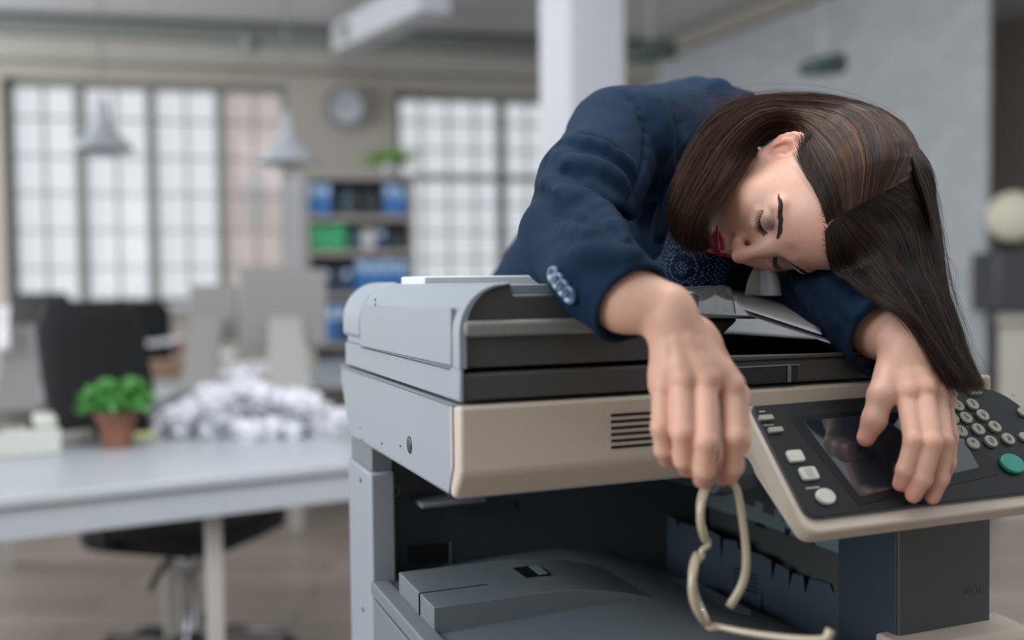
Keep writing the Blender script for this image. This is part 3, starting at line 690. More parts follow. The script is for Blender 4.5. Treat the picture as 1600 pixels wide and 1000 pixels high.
part('feeder_corner_trim', MB().prism([(.0, 1.1415)]+arc+[(.052, 1.2195), (.052, 1.2188)]+arc2[::-1]+[(.007, 1.1415)], .002, .0225, lambda p, q, t: P(p, t, q)), M_lg, bevel=.0008)
part('feeder_ledge', pb(.004, .255, -.002, .012, 1.1700, 1.1850), mat('ledge grey plastic', S(126, 125, 122), .45), bevel=.004, seg=3)
# the big side cover with its seam
cv = part('feeder_cover', MB().prism([(.0225+.0, 1.1425), (.388, 1.1405), (.388, 1.1720), (.380, 1.190), (.372, 1.195), (.0225, 1.197)], -.0016, .003, lambda p, q, t: P(t-.0, p, q)), M_lg, bevel=.0014)
part('feeder_end_cover', MB().prism([(-.0035, 1.150)]+[(-.0035+.048*(1-math.cos(a)), 1.172+.049*math.sin(a)) for a in np.linspace(0, math.pi/2, 10)]+[(.052, 1.2195), (.052, 1.15)], .385, .485, lambda p, q, t: P(p, t, q)), M_lg, bevel=.006, seg=3)
pb(-.0022, .001, .03, .385, 1.1392, 1.1402).build('cover_seam', M_bk, cv)
pb(.0, .001, .372, .3732, 1.145, 1.19).build('cover_seam', M_bk, cv)
u, v, z = onu(586, 478, -.0016)
for dz in (0, -.0055): MB().prism([(v-.004, 1.1985+dz), (v+.004, 1.1985+dz), (v+.001, 1.2005+dz), (v-.003, 1.2022+dz)], -.0022, -.001, lambda p, q, t: P(t, p, q)).build('open_mark', M_mg, cv)
# raised feeder plates behind and the sheet tray on the right
part('feeder_top_plate', pb(.056, .24, .03, .12, 1.2080, 1.2175), M_lg, bevel=.001)
part('feeder_rear_plate', pb(.045, .22, .26, .36, 1.2080, 1.2275), mat('off white plastic', S(205, 206, 208), .5), bevel=.002)
part('feeder_tray', MB().prism([(.25, 1.1790), (.392, 1.1745), (.396, 1.1775), (.26, 1.1830), (.25, 1.1830)], .10, .40, lambda p, q, t: P(p, t, q)), M_mg, bevel=.0012)
part('tray_underside', MB().prism([(.26, 1.150), (.340, 1.150), (.360, 1.156), (.384, 1.1745), (.26, 1.179)], .12, .38, lambda p, q, t: P(p, t, q)), M_dg, bevel=.006, seg=3)
M_clr = mat('clear plastic', (.86, .9, .92), .12, alpha=.2, coat=.3)
pg = part('paper_guide', vplate([(1040, 490), (1040, 452), (1052, 449), (1132, 447), (1142, 452), (1149, 490)], .14, .0016), M_clr, bevel=.0005)
for x in (1072, 1094, 1116, 1130): part('guide_rib', vplate([(x+2, 488), (x, 455 if x == 1116 else 464), (x+2, 455 if x == 1116 else 464), (x+5, 488)], .139, .001), M_clr, pg, bevel=0)
part('guide_rim', MB().tube([hit(x, y, P(0, .14, 0), ev) for x, y in ((1040, 451), (1080, 449), (1130, 447), (1140, 450), (1143, 456), (1149, 490))], .0010, 6), mat('pale clear edge', S(150, 156, 158), .3, alpha=.7), pg, bevel=0)
# base cabinet, side column and bay
part('base_cabinet', pb(.003, .64, .0, .47, .02, .765), M_mg, bevel=.004)
part('side_panel', pb(-.001, .004, .01, .345, .05, .830), M_mg, bevel=.002)
part('side_lip', pb(-.002, .020, .0, .352, .834, .8515), M_mg, bevel=.002)
co = part('side_column', pb(-.001, .030, .348, .475, .02, .9850), M_lg, bevel=.003)
part('column_neck', pb(.004, .030, .36, .475, .985, 1.015), M_mg, bevel=.001)
for z in (.968, .80, .5): u, v, z = 0, .40, z; MB().lathe([(0, .0012), (.0028, .0012), (.0035, 0)], P(-.001, v, z), 16, -eu, False).build('screw', M_in, co, smooth=True)
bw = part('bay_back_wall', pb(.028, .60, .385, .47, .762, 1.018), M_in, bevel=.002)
u, v, z = onv(614, 768, .384); MB().lathe([(.0062, .0), (.0095, .0015), (.0098, 0)], P(u, .385, z), 24, -ev, False).build('knob_ring', M_mg, bw, smooth=True); MB().lathe([(0, .0006), (.0065, .0006)], P(u, .385, z), 24, -ev, False).build('knob_hole', M_bk, bw)
part('release_lever', MB().box(.061, .150, .340, .386, .9365, .9440, fr=P), M_mg, bevel=.003)
part('wall_opening', vplate([(637, 882), (637, 852), (702, 848), (702, 877)], .3845, .0006), M_bk, bw, bevel=0)
part('opening_frame', vplate([(702, 882), (702, 846), (706, 846), (706, 882)], .3835, .001), M_mg, bw, bevel=0)
for x, y in ((806, 787), (892, 880), (600, 702)): q = hit(x, y, P(0, .384, 0), ev); MB().lathe([(0, .001), (.003, .001), (.004, 0)], q, 14, -ev, False).build('wall_screw', M_bk, bw, smooth=True)
# output tray with its raised stopper block
part('output_tray', MB().prism([(.018, .76), (.018, .8460), (.20, .8530), (.27, .8530), (.32, .846), (.38, .826), (.45, .800), (.507, .778), (.507, .76)], -.02, .388, lambda p, q, t: P(p, t, q)), M_mg, bevel=.002)
us = np.linspace(.018, .42, 26)
def topz(u): return .8755 if u < .15 else .8755-.058*(1-math.cos(min(1, (u-.15)/.27)*math.pi*.9))/2
bz = [(float(u), topz(u)) for u in us]
tb = part('tray_block', MB().prism([(.018, .80)]+bz+[(.42, .79)], .152, .292, lambda p, q, t: P(p, t, q)), M_mg, bevel=.0012)
part('block_seam', pb(.018, .098, .2030, .2040, .8750, .8762), M_bk, tb, bevel=0); part('block_seam', pb(.0165, .0185, .2030, .2042, .842, .8757), M_bk, tb, bevel=0)
part('block_notch', pb(.0165, .0185, .188, .204, .842, .849), M_bk, tb, bevel=0)
lt_ = part('latch_recess', MB().prism([(.148, .209), (.176, .209), (.180, .214), (.180, .246), (.176, .251), (.148, .251)], .8742, .8762, lambda p, q, t: P(p, q, t)), M_bk, tb, bevel=0)
part('latch_rim', MB().prism([(.166, .212), (.177, .212), (.179, .248), (.168, .248)], .8758, .8768, lambda p, q, t: P(p, q, t)), M_tl, lt_, bevel=0)
# right block, exit wall of the bay
rb = part('right_cabinet', pb(.5065, .6405, .0, .38, .762, 1.018), mat('graphite plastic', S(70, 74, 74), .5, noise=.05), bevel=.003)
part('cabinet_inner_panel', pb(.5045, .507, .003, .098, .765, 1.0), M_in, bevel=.001)
ip = P(.5055, 0, 0)
M_ex = mat('dark steel', S(52, 66, 76), .5, noise=.08)
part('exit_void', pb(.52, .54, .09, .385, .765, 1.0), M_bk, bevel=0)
ew = part('exit_guide_strip', uplate([(1106, 792), (1104, 772), (1134, 775), (1134, 764), (1150, 768), (1150, 782), (1180, 792), (1180, 782), (1192, 786), (1192, 800), (1210, 806), (1210, 794), (1222, 798), (1222, 814), (1246, 820), (1246, 806), (1312, 830), (1312, 866), (1240, 838), (1170, 812)], .5064, .006), M_tl, bevel=.0006)
for q in ([(1180, 815), (1195, 820), (1195, 826), (1180, 821)], [(1253, 839), (1273, 846), (1273, 852), (1253, 845)], [(1226, 822), (1230, 828), (1235, 824), (1233, 838), (1229, 834), (1227, 840)]):
    uplate(q, .5058, .001).build('strip_slot', M_bk, ew)
A0 = P(.5064, .088, .8); B0 = P(.440, .385, .8); nn = np.cross(B0-A0, ez)
if nn@(CAM-A0) < 0: nn = -nn
lw = part('exit_lower_wall', plate([(1026, 792), (1042, 798), (1042, 806), (1056, 812), (1058, 826), (1062, 816), (1110, 830), (1124, 838), (1126, 878), (1130, 842), (1150, 846), (1152, 858), (1186, 866), (1204, 876), (1206, 908), (1212, 880), (1232, 892), (1232, 918), (1238, 896), (1254, 900), (1258, 928), (1264, 904), (1296, 912), (1300, 926), (1322, 922), (1322, 1060), (1180, 990), (1026, 910)], A0, nn, .004), M_ex, bevel=.0006)
for i in range(5): plate([(1146, 886+i*7), (1184, 898+i*7), (1184, 900.5+i*7), (1146, 888.5+i*7)], A0+nz(nn)*.0006, nn, .0008).build('wall_louvre', M_bk, lw)
for q in ([(1062, 888), (1065, 889), (1065, 893), (1062, 892)], [(1190, 920), (1194, 972), (1188, 972)]): plate(q, A0+nz(nn)*.0006, nn, .0008).build('wall_slot', M_bk, lw)
part('scanner_bracket', MB().add([P(.22, .05, 1.0175), P(.48, .05, 1.0175), P(.48, .16, 1.0175), P(.22, .16, 1.0175), P(.29, .07, .995), P(.46, .07, .995), P(.46, .15, .995), P(.29, .15, .995)], [(0, 1, 2, 3), (7, 6, 5, 4), (0, 4, 5, 1), (1, 5, 6, 2), (2, 6, 7, 3), (3, 7, 4, 0)]), M_in, bevel=.001)
part('panel_pivot', MB().lathe([(0, -.03), (.016, -.03), (.018, -.02), (.018, .012), (.014, .018), (0, .018)], P(.292, -.004, 1.022), 28, eu, False), M_in, bevel=0, angle=40)
part('front_ledge', MB().prism([(-.035, .60), (-.035, .812), (-.028, .822), (.0, .8245), (.02, .8245), (.02, .60)], .49, .668, lambda p, q, t: P(t, p, q)), M_cr, bevel=.004, seg=3)
part('front_door', pb(.01, .64, -.024, .0, .08, .757), M_mg, bevel=.004)
# faint safety mark embossed on the right cabinet
mk = [[(1505, 918), (1510, 928), (1514, 914), (1519, 928)], [(1520, 924), (1526, 916), (1530, 928)], [(1532, 914), (1534, 926)], [(1507, 934), (1516, 936), (1532, 930)]]
for l_ in mk: MB().tube([hit(x, y, P(0, -.0004, 0), ev) for x, y in l_], .0005, 5).build('embossed_mark', mat('mark', S(96, 99, 98), .6) if 'mark' not in bpy.data.materials else bpy.data.materials['mark'], rb)

# control panel ---------------------------------------------------------------
p0 = P(.2976, -.015, 1.0895); p1 = P(.2976, -.1083, .9851); dv = nz(p1-p0); pn = np.cross(eu, dv)
if pn@(CAM-p0) < 0: pn = -pn
def Q(a, b, h=0): return p0+eu*a+dv*b+pn*h
def qp(x, y, h=0):
    q = hit(x, y, p0+pn*h, pn)-p0; return q@eu, q@dv
def rrect(pts, r, n=6):   # rounded polygon in panel coords
    out = []; k = len(pts)
    for i in range(k):
        a, b, c = np.array(pts[i-1]), np.array(pts[i]), np.array(pts[(i+1) % k]); rr = r[i] if hasattr(r, '__len__') else r
        d1, d2 = (a-b)/np.linalg.norm(a-b), (c-b)/np.linalg.norm(c-b); s1, s2 = b+d1*rr, b+d2*rr
        for t in np.linspace(0, 1, n): out.append((1-t)**2*s1+2*t*(1-t)*b+t*t*s2)
    return out
def slab(pts, h0, h1): return MB().prism([tuple(p) for p in pts], h0, h1, lambda a, b, t: Q(a, b, t))
outl = [(-.001, -.004), (.335, -.008), (.358, .030), (.358, .1405), (.0, .1405)]
cp = part('control_panel', slab(rrect(outl, [.006, .03, .012, .02, .016]), -.020, .0), M_cr, bevel=.003, seg=3)
M_ctl = mat('panel black', S(20, 24, 26), .42, noise=.08, spec=.35)
inl = [(.003, -.001), (.332, -.005), (.354, .030), (.354, .1265), (.006, .1265)]
face = part('panel_face', slab(rrect(inl, [.006, .028, .012, .02, .014]), -.001, .0035), M_ctl, cp, bevel=.0015, seg=2)
part('panel_edge_line', MB().tube([Q(a, b, .0022) for a, b in rrect(inl, [.006, .028, .012, .02, .014])], .0010, 6, True), M_in, cp, bevel=0)
part('panel_arm', MB().add([Q(.0, .0, -.019), Q(.0, .13, -.019), Q(.05, .13, -.019), Q(.05, .0, -.019), Q(.004, .02, -.046), Q(.004, .08, -.034), Q(.05, .08, -.034), Q(.05, .02, -.046)], [(0, 1, 2, 3), (7, 6, 5, 4), (0, 4, 5, 1), (1, 5, 6, 2), (2, 6, 7, 3), (3, 7, 4, 0)]), M_cr, cp, bevel=.003)
M_scr = mat('touch screen glass', S(30, 36, 44), .07, noise=.1, coat=1)
part('touchscreen_bezel', slab([qp(1232, 652, .0036), qp(1500, 628, .0036), qp(1560, 742, .0036), qp(1342, 790, .0036)], .0032, .0042), mat('bezel', S(13, 16, 18), .35, spec=.3), cp, bevel=.0005)
part('touchscreen', slab([qp(1255, 658, .0044), qp(1478, 636, .0044), qp(1530, 730, .0044), qp(1344, 776, .0044)], .0038, .0046), M_scr, cp, bevel=.0003)
M_key = mat('pale key', S(196, 196, 186), .4, noise=.05); M_dkey = mat('dim key', S(150, 150, 138), .45, noise=.05)
M_gk = mat('green start key', S(44, 140, 122), .4); M_ink = mat('key ink', S(60, 62, 62), .5)
def ell(x, y, a, b, n=22): c = qp(x, y, .004); return [(c[0]+a*math.cos(t), c[1]+b*math.sin(t)) for t in np.linspace(0, 2*math.pi, n, endpoint=False)]
def text(s, x, y, size, par, h=.0072):
    c = qp(x, y, .004); cu_ = bpy.data.curves.new('key_text', 'FONT'); cu_.body = s; cu_.size = size; cu_.align_x = 'CENTER'; cu_.align_y = 'CENTER'; cu_.extrude = .00015
    t = bpy.data.objects.new('key_text', cu_); COL.objects.link(t); mm = Matrix((tuple(eu), tuple(-dv), tuple(pn))).transposed().to_4x4(); mm.translation = Vector(Q(c[0], c[1], h))
    dg = bpy.context.evaluated_depsgraph_get(); me = bpy.data.meshes.new_from_object(t.evaluated_get(dg)); bpy.data.objects.remove(t); me.transform(mm)
    return link('key_text', me, M_ink, par)
for s, x, y in (('1', 1472, 637), ('2', 1495, 635), ('3', 1518, 633), ('4', 1487, 655), ('5', 1508, 654), ('6', 1534, 650), ('7', 1500, 675), ('8', 1527, 672), ('9', 1553, 668), ('*', 1519, 694), ('0', 1547, 691), ('#', 1574, 687)):
    k = part('number_key', slab(ell(x, y, .0078, .0072), .003, .0070), M_dkey, cp, bevel=.0008); text(s, x, y, .009, k)
for x, y in ((1597, 645), (1599, 684)): part('side_key', slab(ell(x, y, .006, .006), .003, .0068), M_dkey, cp, bevel=.0008)
def rk(x, y, a, b, m_, nm, h=.0070):
    c = qp(x, y, .004); return part(nm, slab(rrect([(c[0]-a, c[1]-b), (c[0]+a, c[1]-b), (c[0]+a, c[1]+b), (c[0]-a, c[1]+b)], min(a, b)*.45, 4), .003, h), m_, cp, bevel=.0008)
k = rk(1484, 616, .0080, .0042, M_dkey, 'function_key'); text('?', 1484, 616, .007, k); k = rk(1521, 612, .0088, .0048, M_key, 'function_key'); text('C', 1521, 612, .007, k)
rk(1191, 643, .0035, .0008, M_dkey, 'key_caption', .0042)
rk(1196, 654, .0080, .0028, M_dkey, 'function_key'); rk(1211, 673, .0080, .0028, M_dkey, 'function_key')
rk(1201, 664, .0060, .0006, M_dkey, 'key_caption', .0040)
rk(1242, 714, .0088, .0064, M_key, 'mode_key'); k = rk(1263, 741, .0095, .0070, M_key, 'mode_key')
for q in (-.003, 0, .003): c = qp(1263, 741, .004); slab([(c[0]+q-.0006, c[1]-.005), (c[0]+q+.0006, c[1]-.005), (c[0]+q+.0006, c[1]+.005), (c[0]+q-.0006, c[1]+.005)], .0069, .0073).build('key_line', M_dkey, k)
rk(1270, 762, .0080, .0010, M_dkey, 'key_caption', .0041)
part('round_key', slab(ell(1289, 777, .0105, .0085), .003, .0072), M_key, cp, bevel=.001)
part('start_key', slab(ell(1580, 726, .0150, .0120), .003, .0080), M_gk, cp, bevel=.0015)
MB().tube([Q(*qp(x, y, .004), .0040) for x, y in ((1583, 622), (1586, 618), (1580, 616), (1578, 621))], .0004, 5).build('power_mark', M_dkey, cp)
# sheets of paper on the feeder ------------------------------------------------
M_pap = mat('white paper', S(240, 238, 242), .8, noise=.01)
def sheet_px(c4, sag, name, label, n=12):
    a, b, c, d = [at(*q) for q in c4]; G = []
    for i in range(n):
        r_ = []
        for j in range(n):
            s, t = i/(n-1), j/(n-1); p = (a*(1-s)+b*s)*(1-t)+(d*(1-s)+c*s)*t; r_.append(p+ez*sag*math.sin(math.pi*s)*math.sin(math.pi*t*.9))
        G.append(r_)
    o = MB().grid(G).build(name, M_pap, smooth=True, solid=.0003); tag(o, label, 'paper'); return o
sheet_px([(1130, 448, 1.30), (1170, 493, 1.12), (1298, 537, 1.075), (1262, 470, 1.30)], -.001, 'paper_sheet', 'white sheet lying lowest on the feeder tray with its corner showing')
sheet_px([(1130, 446, 1.29), (1158, 482, 1.115), (1284, 523, 1.075), (1268, 462, 1.29)], .0012, 'paper_sheet', 'white sheet lying on top of the other under her sleeve')
g = []
for i in range(12):
    t = i/11; x = 1165+62*t; g.append([at(x-6*math.sin(t*3)+(1196-x)*.45*q*q, 462-45*q, 1.20+.02*math.sin(t*6)+.0*q) for q in np.linspace(0, 1, 8)])
o = MB().grid(g).build('paper_sheet', M_pap, smooth=True, solid=.0003); tag(o, 'curled white sheet standing up between face and feeder', 'paper')
# ------------------------------------------------------------------ the room
M_wall = mat('greige plaster', S(172, 166, 158), .85, noise=.04, nscale=3, bump=.1, bscale=40)
M_ceil = mat('grey ceiling', S(206, 209, 212), .9, noise=.04, nscale=2)
M_frame = mat('grey green steel', S(118, 124, 120), .5)
M_white = mat('white paint', S(190, 192, 198), .6, noise=.02)
AN = math.radians(13.0); ws = np.array([math.cos(AN), math.sin(AN), 0]); wn = np.array([-math.sin(AN), math.cos(AN), 0])
W0 = at(10, 130, 7.6); W0[2] = 0
def wp(x, y, off=0): return hit(x, y, W0+wn*off, wn)
def ws_(x, y): q = wp(x, y)-W0; return q@ws, q[2]
def Wf(s, t, z): return W0+ws*s+wn*t+ez*z
CZ = 3.26
m = mat('worn wood floor', S(128, 118, 112), .35, noise=.25, nscale=1.2); nt = m.node_tree; b = nt.nodes['Principled BSDF']
br = nt.nodes.new('ShaderNodeTexBrick'); br.inputs['Scale'].default_value = 1.0; br.inputs['Brick Width'].default_value = 1.6; br.inputs['Row Height'].default_value = .16; br.inputs['Mortar Size'].default_value = .004
br.inputs['Color1'].default_value = (*S(158, 146, 136), 1); br.inputs['Color2'].default_value = (*S(140, 129, 121), 1); br.inputs['Mortar'].default_value = (*S(70, 64, 60), 1)
tc = nt.nodes['Texture Coordinate']; nt.links.new(tc.outputs['Object'], br.inputs['Vector']); nt.links.new(br.outputs['Color'], b.inputs['Base Color'])
structure(MB().box(-9, 12, -3, 13, -.05, 0).build('floor', m))
structure(MB().box(-6, 13, -6, .3, CZ, CZ+.1, fr=Wf).build('ceiling', M_ceil))
structure(MB().box(-4.5, 6, -2.2, -2.0, 0, CZ).build('wall_back', M_wall))  # unseen wall, added to cut ambient light from the camera side
# far wall with two window openings, left group of four casements and right group
sL0, zT = ws_(2, 128); sL1 = ws_(448, 150)[0]; sR0 = ws_(617, 150)[0]; sR1 = ws_(948, 160)[0]
zB = ws_(60, 478)[1]; zT2 = ws_(640, 143)[1]; zT = ws_(60, 121)[1]
wl = MB()
for a in ((-6, sL0, 0, CZ), (sL1, sR0, 0, CZ), (sR1, 9, 0, CZ), (sL0, sL1, zT, CZ), (sL0, sL1, 0, zB), (sR0, sR1, zT2, CZ), (sR0, sR1, 0, .95)):
    wl.box(a[0], a[1], 0, .3, a[2], a[3], fr=Wf)
structure(wl.build('wall_far', M_wall))
M_pane = mat('frosted window glass', (.95, .97, 1), .05, alpha=.12)
def window(nm, s0, s1, z0, z1, nx, ny, thick_v, thick_h=()):
    fr = MB(); t = .05
    fr.box(s0, s1, .08, .16, z0, z0+t, fr=Wf); fr.box(s0, s1, .08, .16, z1-t, z1, fr=Wf); fr.box(s0, s0+t, .08, .16, z0, z1, fr=Wf); fr.box(s1-t, s1, .08, .16, z0, z1, fr=Wf)
    for i in range(1, nx):
        s = s0+(s1-s0)*i/nx; w_ = .036 if i in thick_v else .008; fr.box(s-w_, s+w_, .07 if i in thick_v else .10, .17 if i in thick_v else .14, z0, z1, fr=Wf)
    for j in range(1, ny):
        z = z0+(z1-z0)*j/ny; w_ = .028 if j in thick_h else .007; fr.box(s0, s1, .10, .14, z-w_, z+w_, fr=Wf)
    o = structure(fr.build(nm, M_frame)); MB().box(s0, s1, .118, .122, z0, z1, fr=Wf).build('window_pane', M_pane, o); return o
window('window_1', sL0, sL1, zB, zT, 8, 6, (2, 4, 6))
window('window_2', sR0, sR1, .95, zT2, 8, 8, (4,), (5,))
structure(MB().box(-6, 9, -.22, .0, ws_(400, 112)[1], ws_(400, 76)[1], fr=Wf).build('trim_1', mat('cornice', S(168, 166, 158), .8)))
structure(MB().box(-6, 9, -.30, -.22, ws_(400, 76)[1]-.02, ws_(400, 62)[1]+.02, fr=Wf).build('trim_2', M_frame))
structure(MB().box(sL0-.1, sL1+.1, -.10, .05, zB-.06, zB, fr=Wf).build('trim_3', M_white))
def bar(name, a, b, w_, h, m_, **k):
    a, b = np.array(a), np.array(b); d = nz(b-a); s = nz(np.cross(d, ez)); u = np.cross(s, d)
    return MB().hexa([a-s*w_-u*h, a+s*w_-u*h, a+s*w_+u*h, a-s*w_+u*h, b-s*w_-u*h, b+s*w_-u*h, b+s*w_+u*h, b-s*w_+u*h]).build(name, m_, **k)
structure(bar('trim_4', at(538, 62, 7.4), at(680, -10, 5.6), .09, .10, M_white))
structure(bar('trim_5', at(690, 110, 8.0), at(300, -60, 5.0), .02, .02, M_frame)) if 0 else None
# round pillar-like post and the white brick wall behind her
c = at(880, 300, 4.6)
def post(x0, x1, xr, y, d, dep):
    a = at(x0, y, d); b = at(x1, y, d+.02); e = at(xr, y, d+dep); f_ = a+(e-b)
    mb = MB(); mb.add([(*p[:2], z) for z in (0, CZ) for p in (a, b, e, f_)], [(3, 2, 1, 0), (4, 5, 6, 7), (0, 1, 5, 4), (1, 2, 6, 5), (2, 3, 7, 6), (3, 0, 4, 7)]); return mb
structure(post(843, 893, 978, 200, 4.2, .30).build('wall_pillar', M_white, bevel=.01))
m = mat('white painted brick', S(205, 208, 212), .7); nt = m.node_tree; b = nt.nodes['Principled BSDF']
br = nt.nodes.new('ShaderNodeTexBrick'); br.inputs['Scale'].default_value = 1.0; br.inputs['Brick Width'].default_value = .24; br.inputs['Row Height'].default_value = .075; br.inputs['Mortar Size'].default_value = .006
br.inputs['Color1'].default_value = (*S(172, 176, 180), 1); br.inputs['Color2'].default_value = (*S(160, 165, 170), 1); br.inputs['Mortar'].default_value = (*S(150, 154, 158), 1)
tc = nt.nodes['Texture Coordinate']; sx = nt.nodes.new('ShaderNodeSeparateXYZ'); cb = nt.nodes.new('ShaderNodeCombineXYZ')
nt.links.new(tc.outputs['Object'], sx.inputs[0]); ad = nt.nodes.new('ShaderNodeMath'); ad.operation = 'SUBTRACT'; nt.links.new(sx.outputs[1], ad.inputs[0]); nt.links.new(sx.outputs[0], ad.inputs[1]); nt.links.new(ad.outputs[0], cb.inputs[0]); nt.links.new(sx.outputs[2], cb.inputs[1])
nt.links.new(cb.outputs[0], br.inputs['Vector']); nt.links.new(br.outputs['Color'], b.inputs['Base Color'])
bp = nt.nodes.new('ShaderNodeBump'); bp.inputs['Strength'].default_value = .8; bp.inputs['Distance'].default_value = .01; nt.links.new(br.outputs['Fac'], bp.inputs['Height']); bp.invert = True; nt.links.new(bp.outputs[0], b.inputs['Normal'])
pa = at(1541, 300, 5.6); pz = at(1310, 0, 6.6); d_ = nz(np.array([pz[0]-pa[0], pz[1]-pa[1], 0])); pe = pa+d_*5.2
nrm = np.array([d_[1], -d_[0], 0])
if nrm@(CAM-pa) < 0: nrm = -nrm
c4 = [pa, pe, pe-nrm*.03, pa-nrm*.03]
structure(MB().add([(*p[:2], z) for z in (0, CZ) for p in c4], [(3, 2, 1, 0), (4, 5, 6, 7), (0, 1, 5, 4), (1, 2, 6, 5), (2, 3, 7, 6), (3, 0, 4, 7)]).build('wall_brick', m))
bar_a = pa+nrm*.04; bar_b = pe+nrm*.04
structure(bar('trim_6', (*bar_a[:2], CZ-.10), (*bar_b[:2], CZ-.10), .04, .06, mat('pipe cover', S(150, 144, 134), .7)))
# far right: grey wall
q0 = at(1500, 300, 8.2); q1 = at(1900, 300, 7.2); nn2 = nz(np.array([q1[1]-q0[1], -(q1[0]-q0[0]), 0]))
structure(MB().add([(*p[:2], z) for z in (0, CZ) for p in (q0, q1, q1-nn2*.2, q0-nn2*.2)], [(3, 2, 1, 0), (4, 5, 6, 7), (0, 1, 5, 4), (1, 2, 6, 5), (2, 3, 7, 6), (3, 0, 4, 7)]).build('wall_right', mat('warm grey plaster', S(128, 120, 114), .9, noise=.05, nscale=2)))

# ------------------------------------------------------------------ background things
M_blk = mat('black mesh fabric', S(14, 16, 20), .8, noise=.2, nscale=60); M_bplastic = mat('black plastic trim', S(22, 23, 25), .4); M_chrome = mat('chrome', S(170, 170, 172), .25, metal=.9)
M_desk = mat('white laminate', S(172, 177, 182), .35, noise=.015); M_dleg = mat('pale grey metal', S(176, 172, 166), .5)
M_mon = mat('silver aluminium', S(142, 142, 140), .4, noise=.02); M_scrk = mat('dark screen', S(22, 24, 28), .2)
def box_at(x0, x1, y0, y1, d, dep, yaw=0.):
    a = at(x0, y1, d); b = at(x1, y1, d); c = at((x0+x1)/2, y0, d); w_ = np.linalg.norm(b-a); h = c[2]-a[2]; o = at((x0+x1)/2, y1, d)
    X = np.array([math.cos(yaw), math.sin(yaw), 0]); Y = np.array([-math.sin(yaw), math.cos(yaw), 0])
    return MB().box(-w_/2, w_/2, 0, dep, 0, h, fr=lambda p, q, r_: o+X*p+Y*q+ez*r_)
# near desk
def dz(x, y, z): return hit(x, y, (0, 0, z), ez)
da = dz(-260, 805, .75); db = dz(575, 720, .75); dx = nz(db-da); dy = np.array([-dx[1], dx[0], 0]); DL = np.linalg.norm(db-da)+.25
desk = empty('desk', (da+db)/2*np.array([1, 1, 0]), 'white desk in front holding the potted plant and crumpled paper', 'desk')
Df = lambda s, t, z: np.array([da[0], da[1], 0])+dx*s+dy*t+ez*z
MB().box(0, DL, 0, .82, .725, .75, fr=Df).build('tabletop', M_desk, desk, bevel=.004)
MB().box(.02, DL-.02, .012, .03, .648, .725, fr=Df).build('apron', M_desk, desk, bevel=.002)
sl = (hit(335, 900, da+dy*.1, dy)-da)@dx
for s, t in ((.1, .1), (.1, .72), (sl, .10), (sl, .74), ): MB().box(s-.019, s+.019, t-.019, t+.019, 0, .725, fr=Df).build('leg', M_dleg, desk, bevel=.003)
def ondesk(x, y): return dz(x, y, .75)
# office chair seen over and under the desk
def chair(base, yaw, name_label, grp=None, high=1.0):
    t = empty('office_chair', base, name_label, 'chair', grp); X = np.array([math.cos(yaw), math.sin(yaw), 0]); Y = np.array([-math.sin(yaw), math.cos(yaw), 0])   # back of the chair towards +Y
    B = lambda p, q, r_: np.array(base)+X*p+Y*q+ez*r_
    outl = [(.27*np.sign(math.cos(a))*abs(math.cos(a))**.5, .26*np.sign(math.sin(a))*abs(math.sin(a))**.5) for a in np.linspace(0, 2*math.pi, 24, endpoint=False)]
    MB().prism(outl, .43, .50, lambda p, q, r_: B(p, q, r_)).build('seat', M_blk, t, bevel=.02, seg=3)
    G = [[B(p*(1-.10*max(0, r_-.6)-.22*max(0, (r_-.86)/.14)**2), .27+.10*(r_-.1)-.07*(1-(p/.24)**2)*.5, .58+r_*.60*high) for p in np.linspace(-.24, .24, 10)] for r_ in np.linspace(0, 1, 10)]
    MB().grid(G).build('backrest', M_blk, t, smooth=True, solid=.03, bevel=0)
    MB().tube([B(0, .20, .42), B(0, .33, .45), B(0, .36, .60), B(0, .36, .85)], .022, 8).build('back_support', M_bplastic, t, smooth=True)
    MB().lathe([(.06, .42), (.045, .36), (.028, .34), (.028, .12), (.05, .10), (.05, .06)], base, 16).build('column', M_chrome, t, smooth=True)
    MB().tube([B(-.02, 0, .40), B(-.20, -.05, .38), B(-.27, -.06, .34)], .010, 8).build('lever', M_bplastic, t, smooth=True)
    MB().lathe([(0, -.03), (.035, -.03), (.035, .03), (0, .03)], B(-.14, -.10, .39), 14, Y, False).build('tilt_knob', M_chrome, t, smooth=True)
    for k in range(5):
        a = k*2*math.pi/5+.35; D_ = X*math.cos(a)+Y*math.sin(a)
        l = MB().tube([np.array(base)+ez*.10, np.array(base)+D_*.15+ez*.105, np.array(base)+D_*.31+ez*.075], [.026, .020, .013], 8).build('base_arm', M_bplastic if k % 2 else M_chrome, t, smooth=True)
        MB().lathe([(0, -.018), (.026, -.018), (.028, 0), (.026, .018), (0, .018)], np.array(base)+D_*.31+ez*.03, 14, np.cross(D_, ez), False).build('caster', M_bplastic, t, smooth=True)
    for s in (-1, 1):
        MB().tube([B(s*.24, .05, .45), B(s*.32, .05, .47), B(s*.33, .05, .68), B(s*.33, .12, .70), B(s*.33, -.14, .70)], .016, 8).build('armrest', M_bplastic, t, smooth=True)
    return t
g0 = at(290, 700, 3.15); chair((g0[0], g0[1], 0), math.radians(73), 'black office chair with mesh back directly behind the white desk', high=.98)
# a second chair farther off
g0 = at(206, 500, 6.3); chair((g0[0], g0[1], 0), math.radians(20), 'black office chair farther back by the windows', high=.9)
g0 = at(0, 470, 6.0); chair((g0[0], g0[1], 0), math.radians(-15), 'black office chair cut by the left edge of the photo', high=1.0)
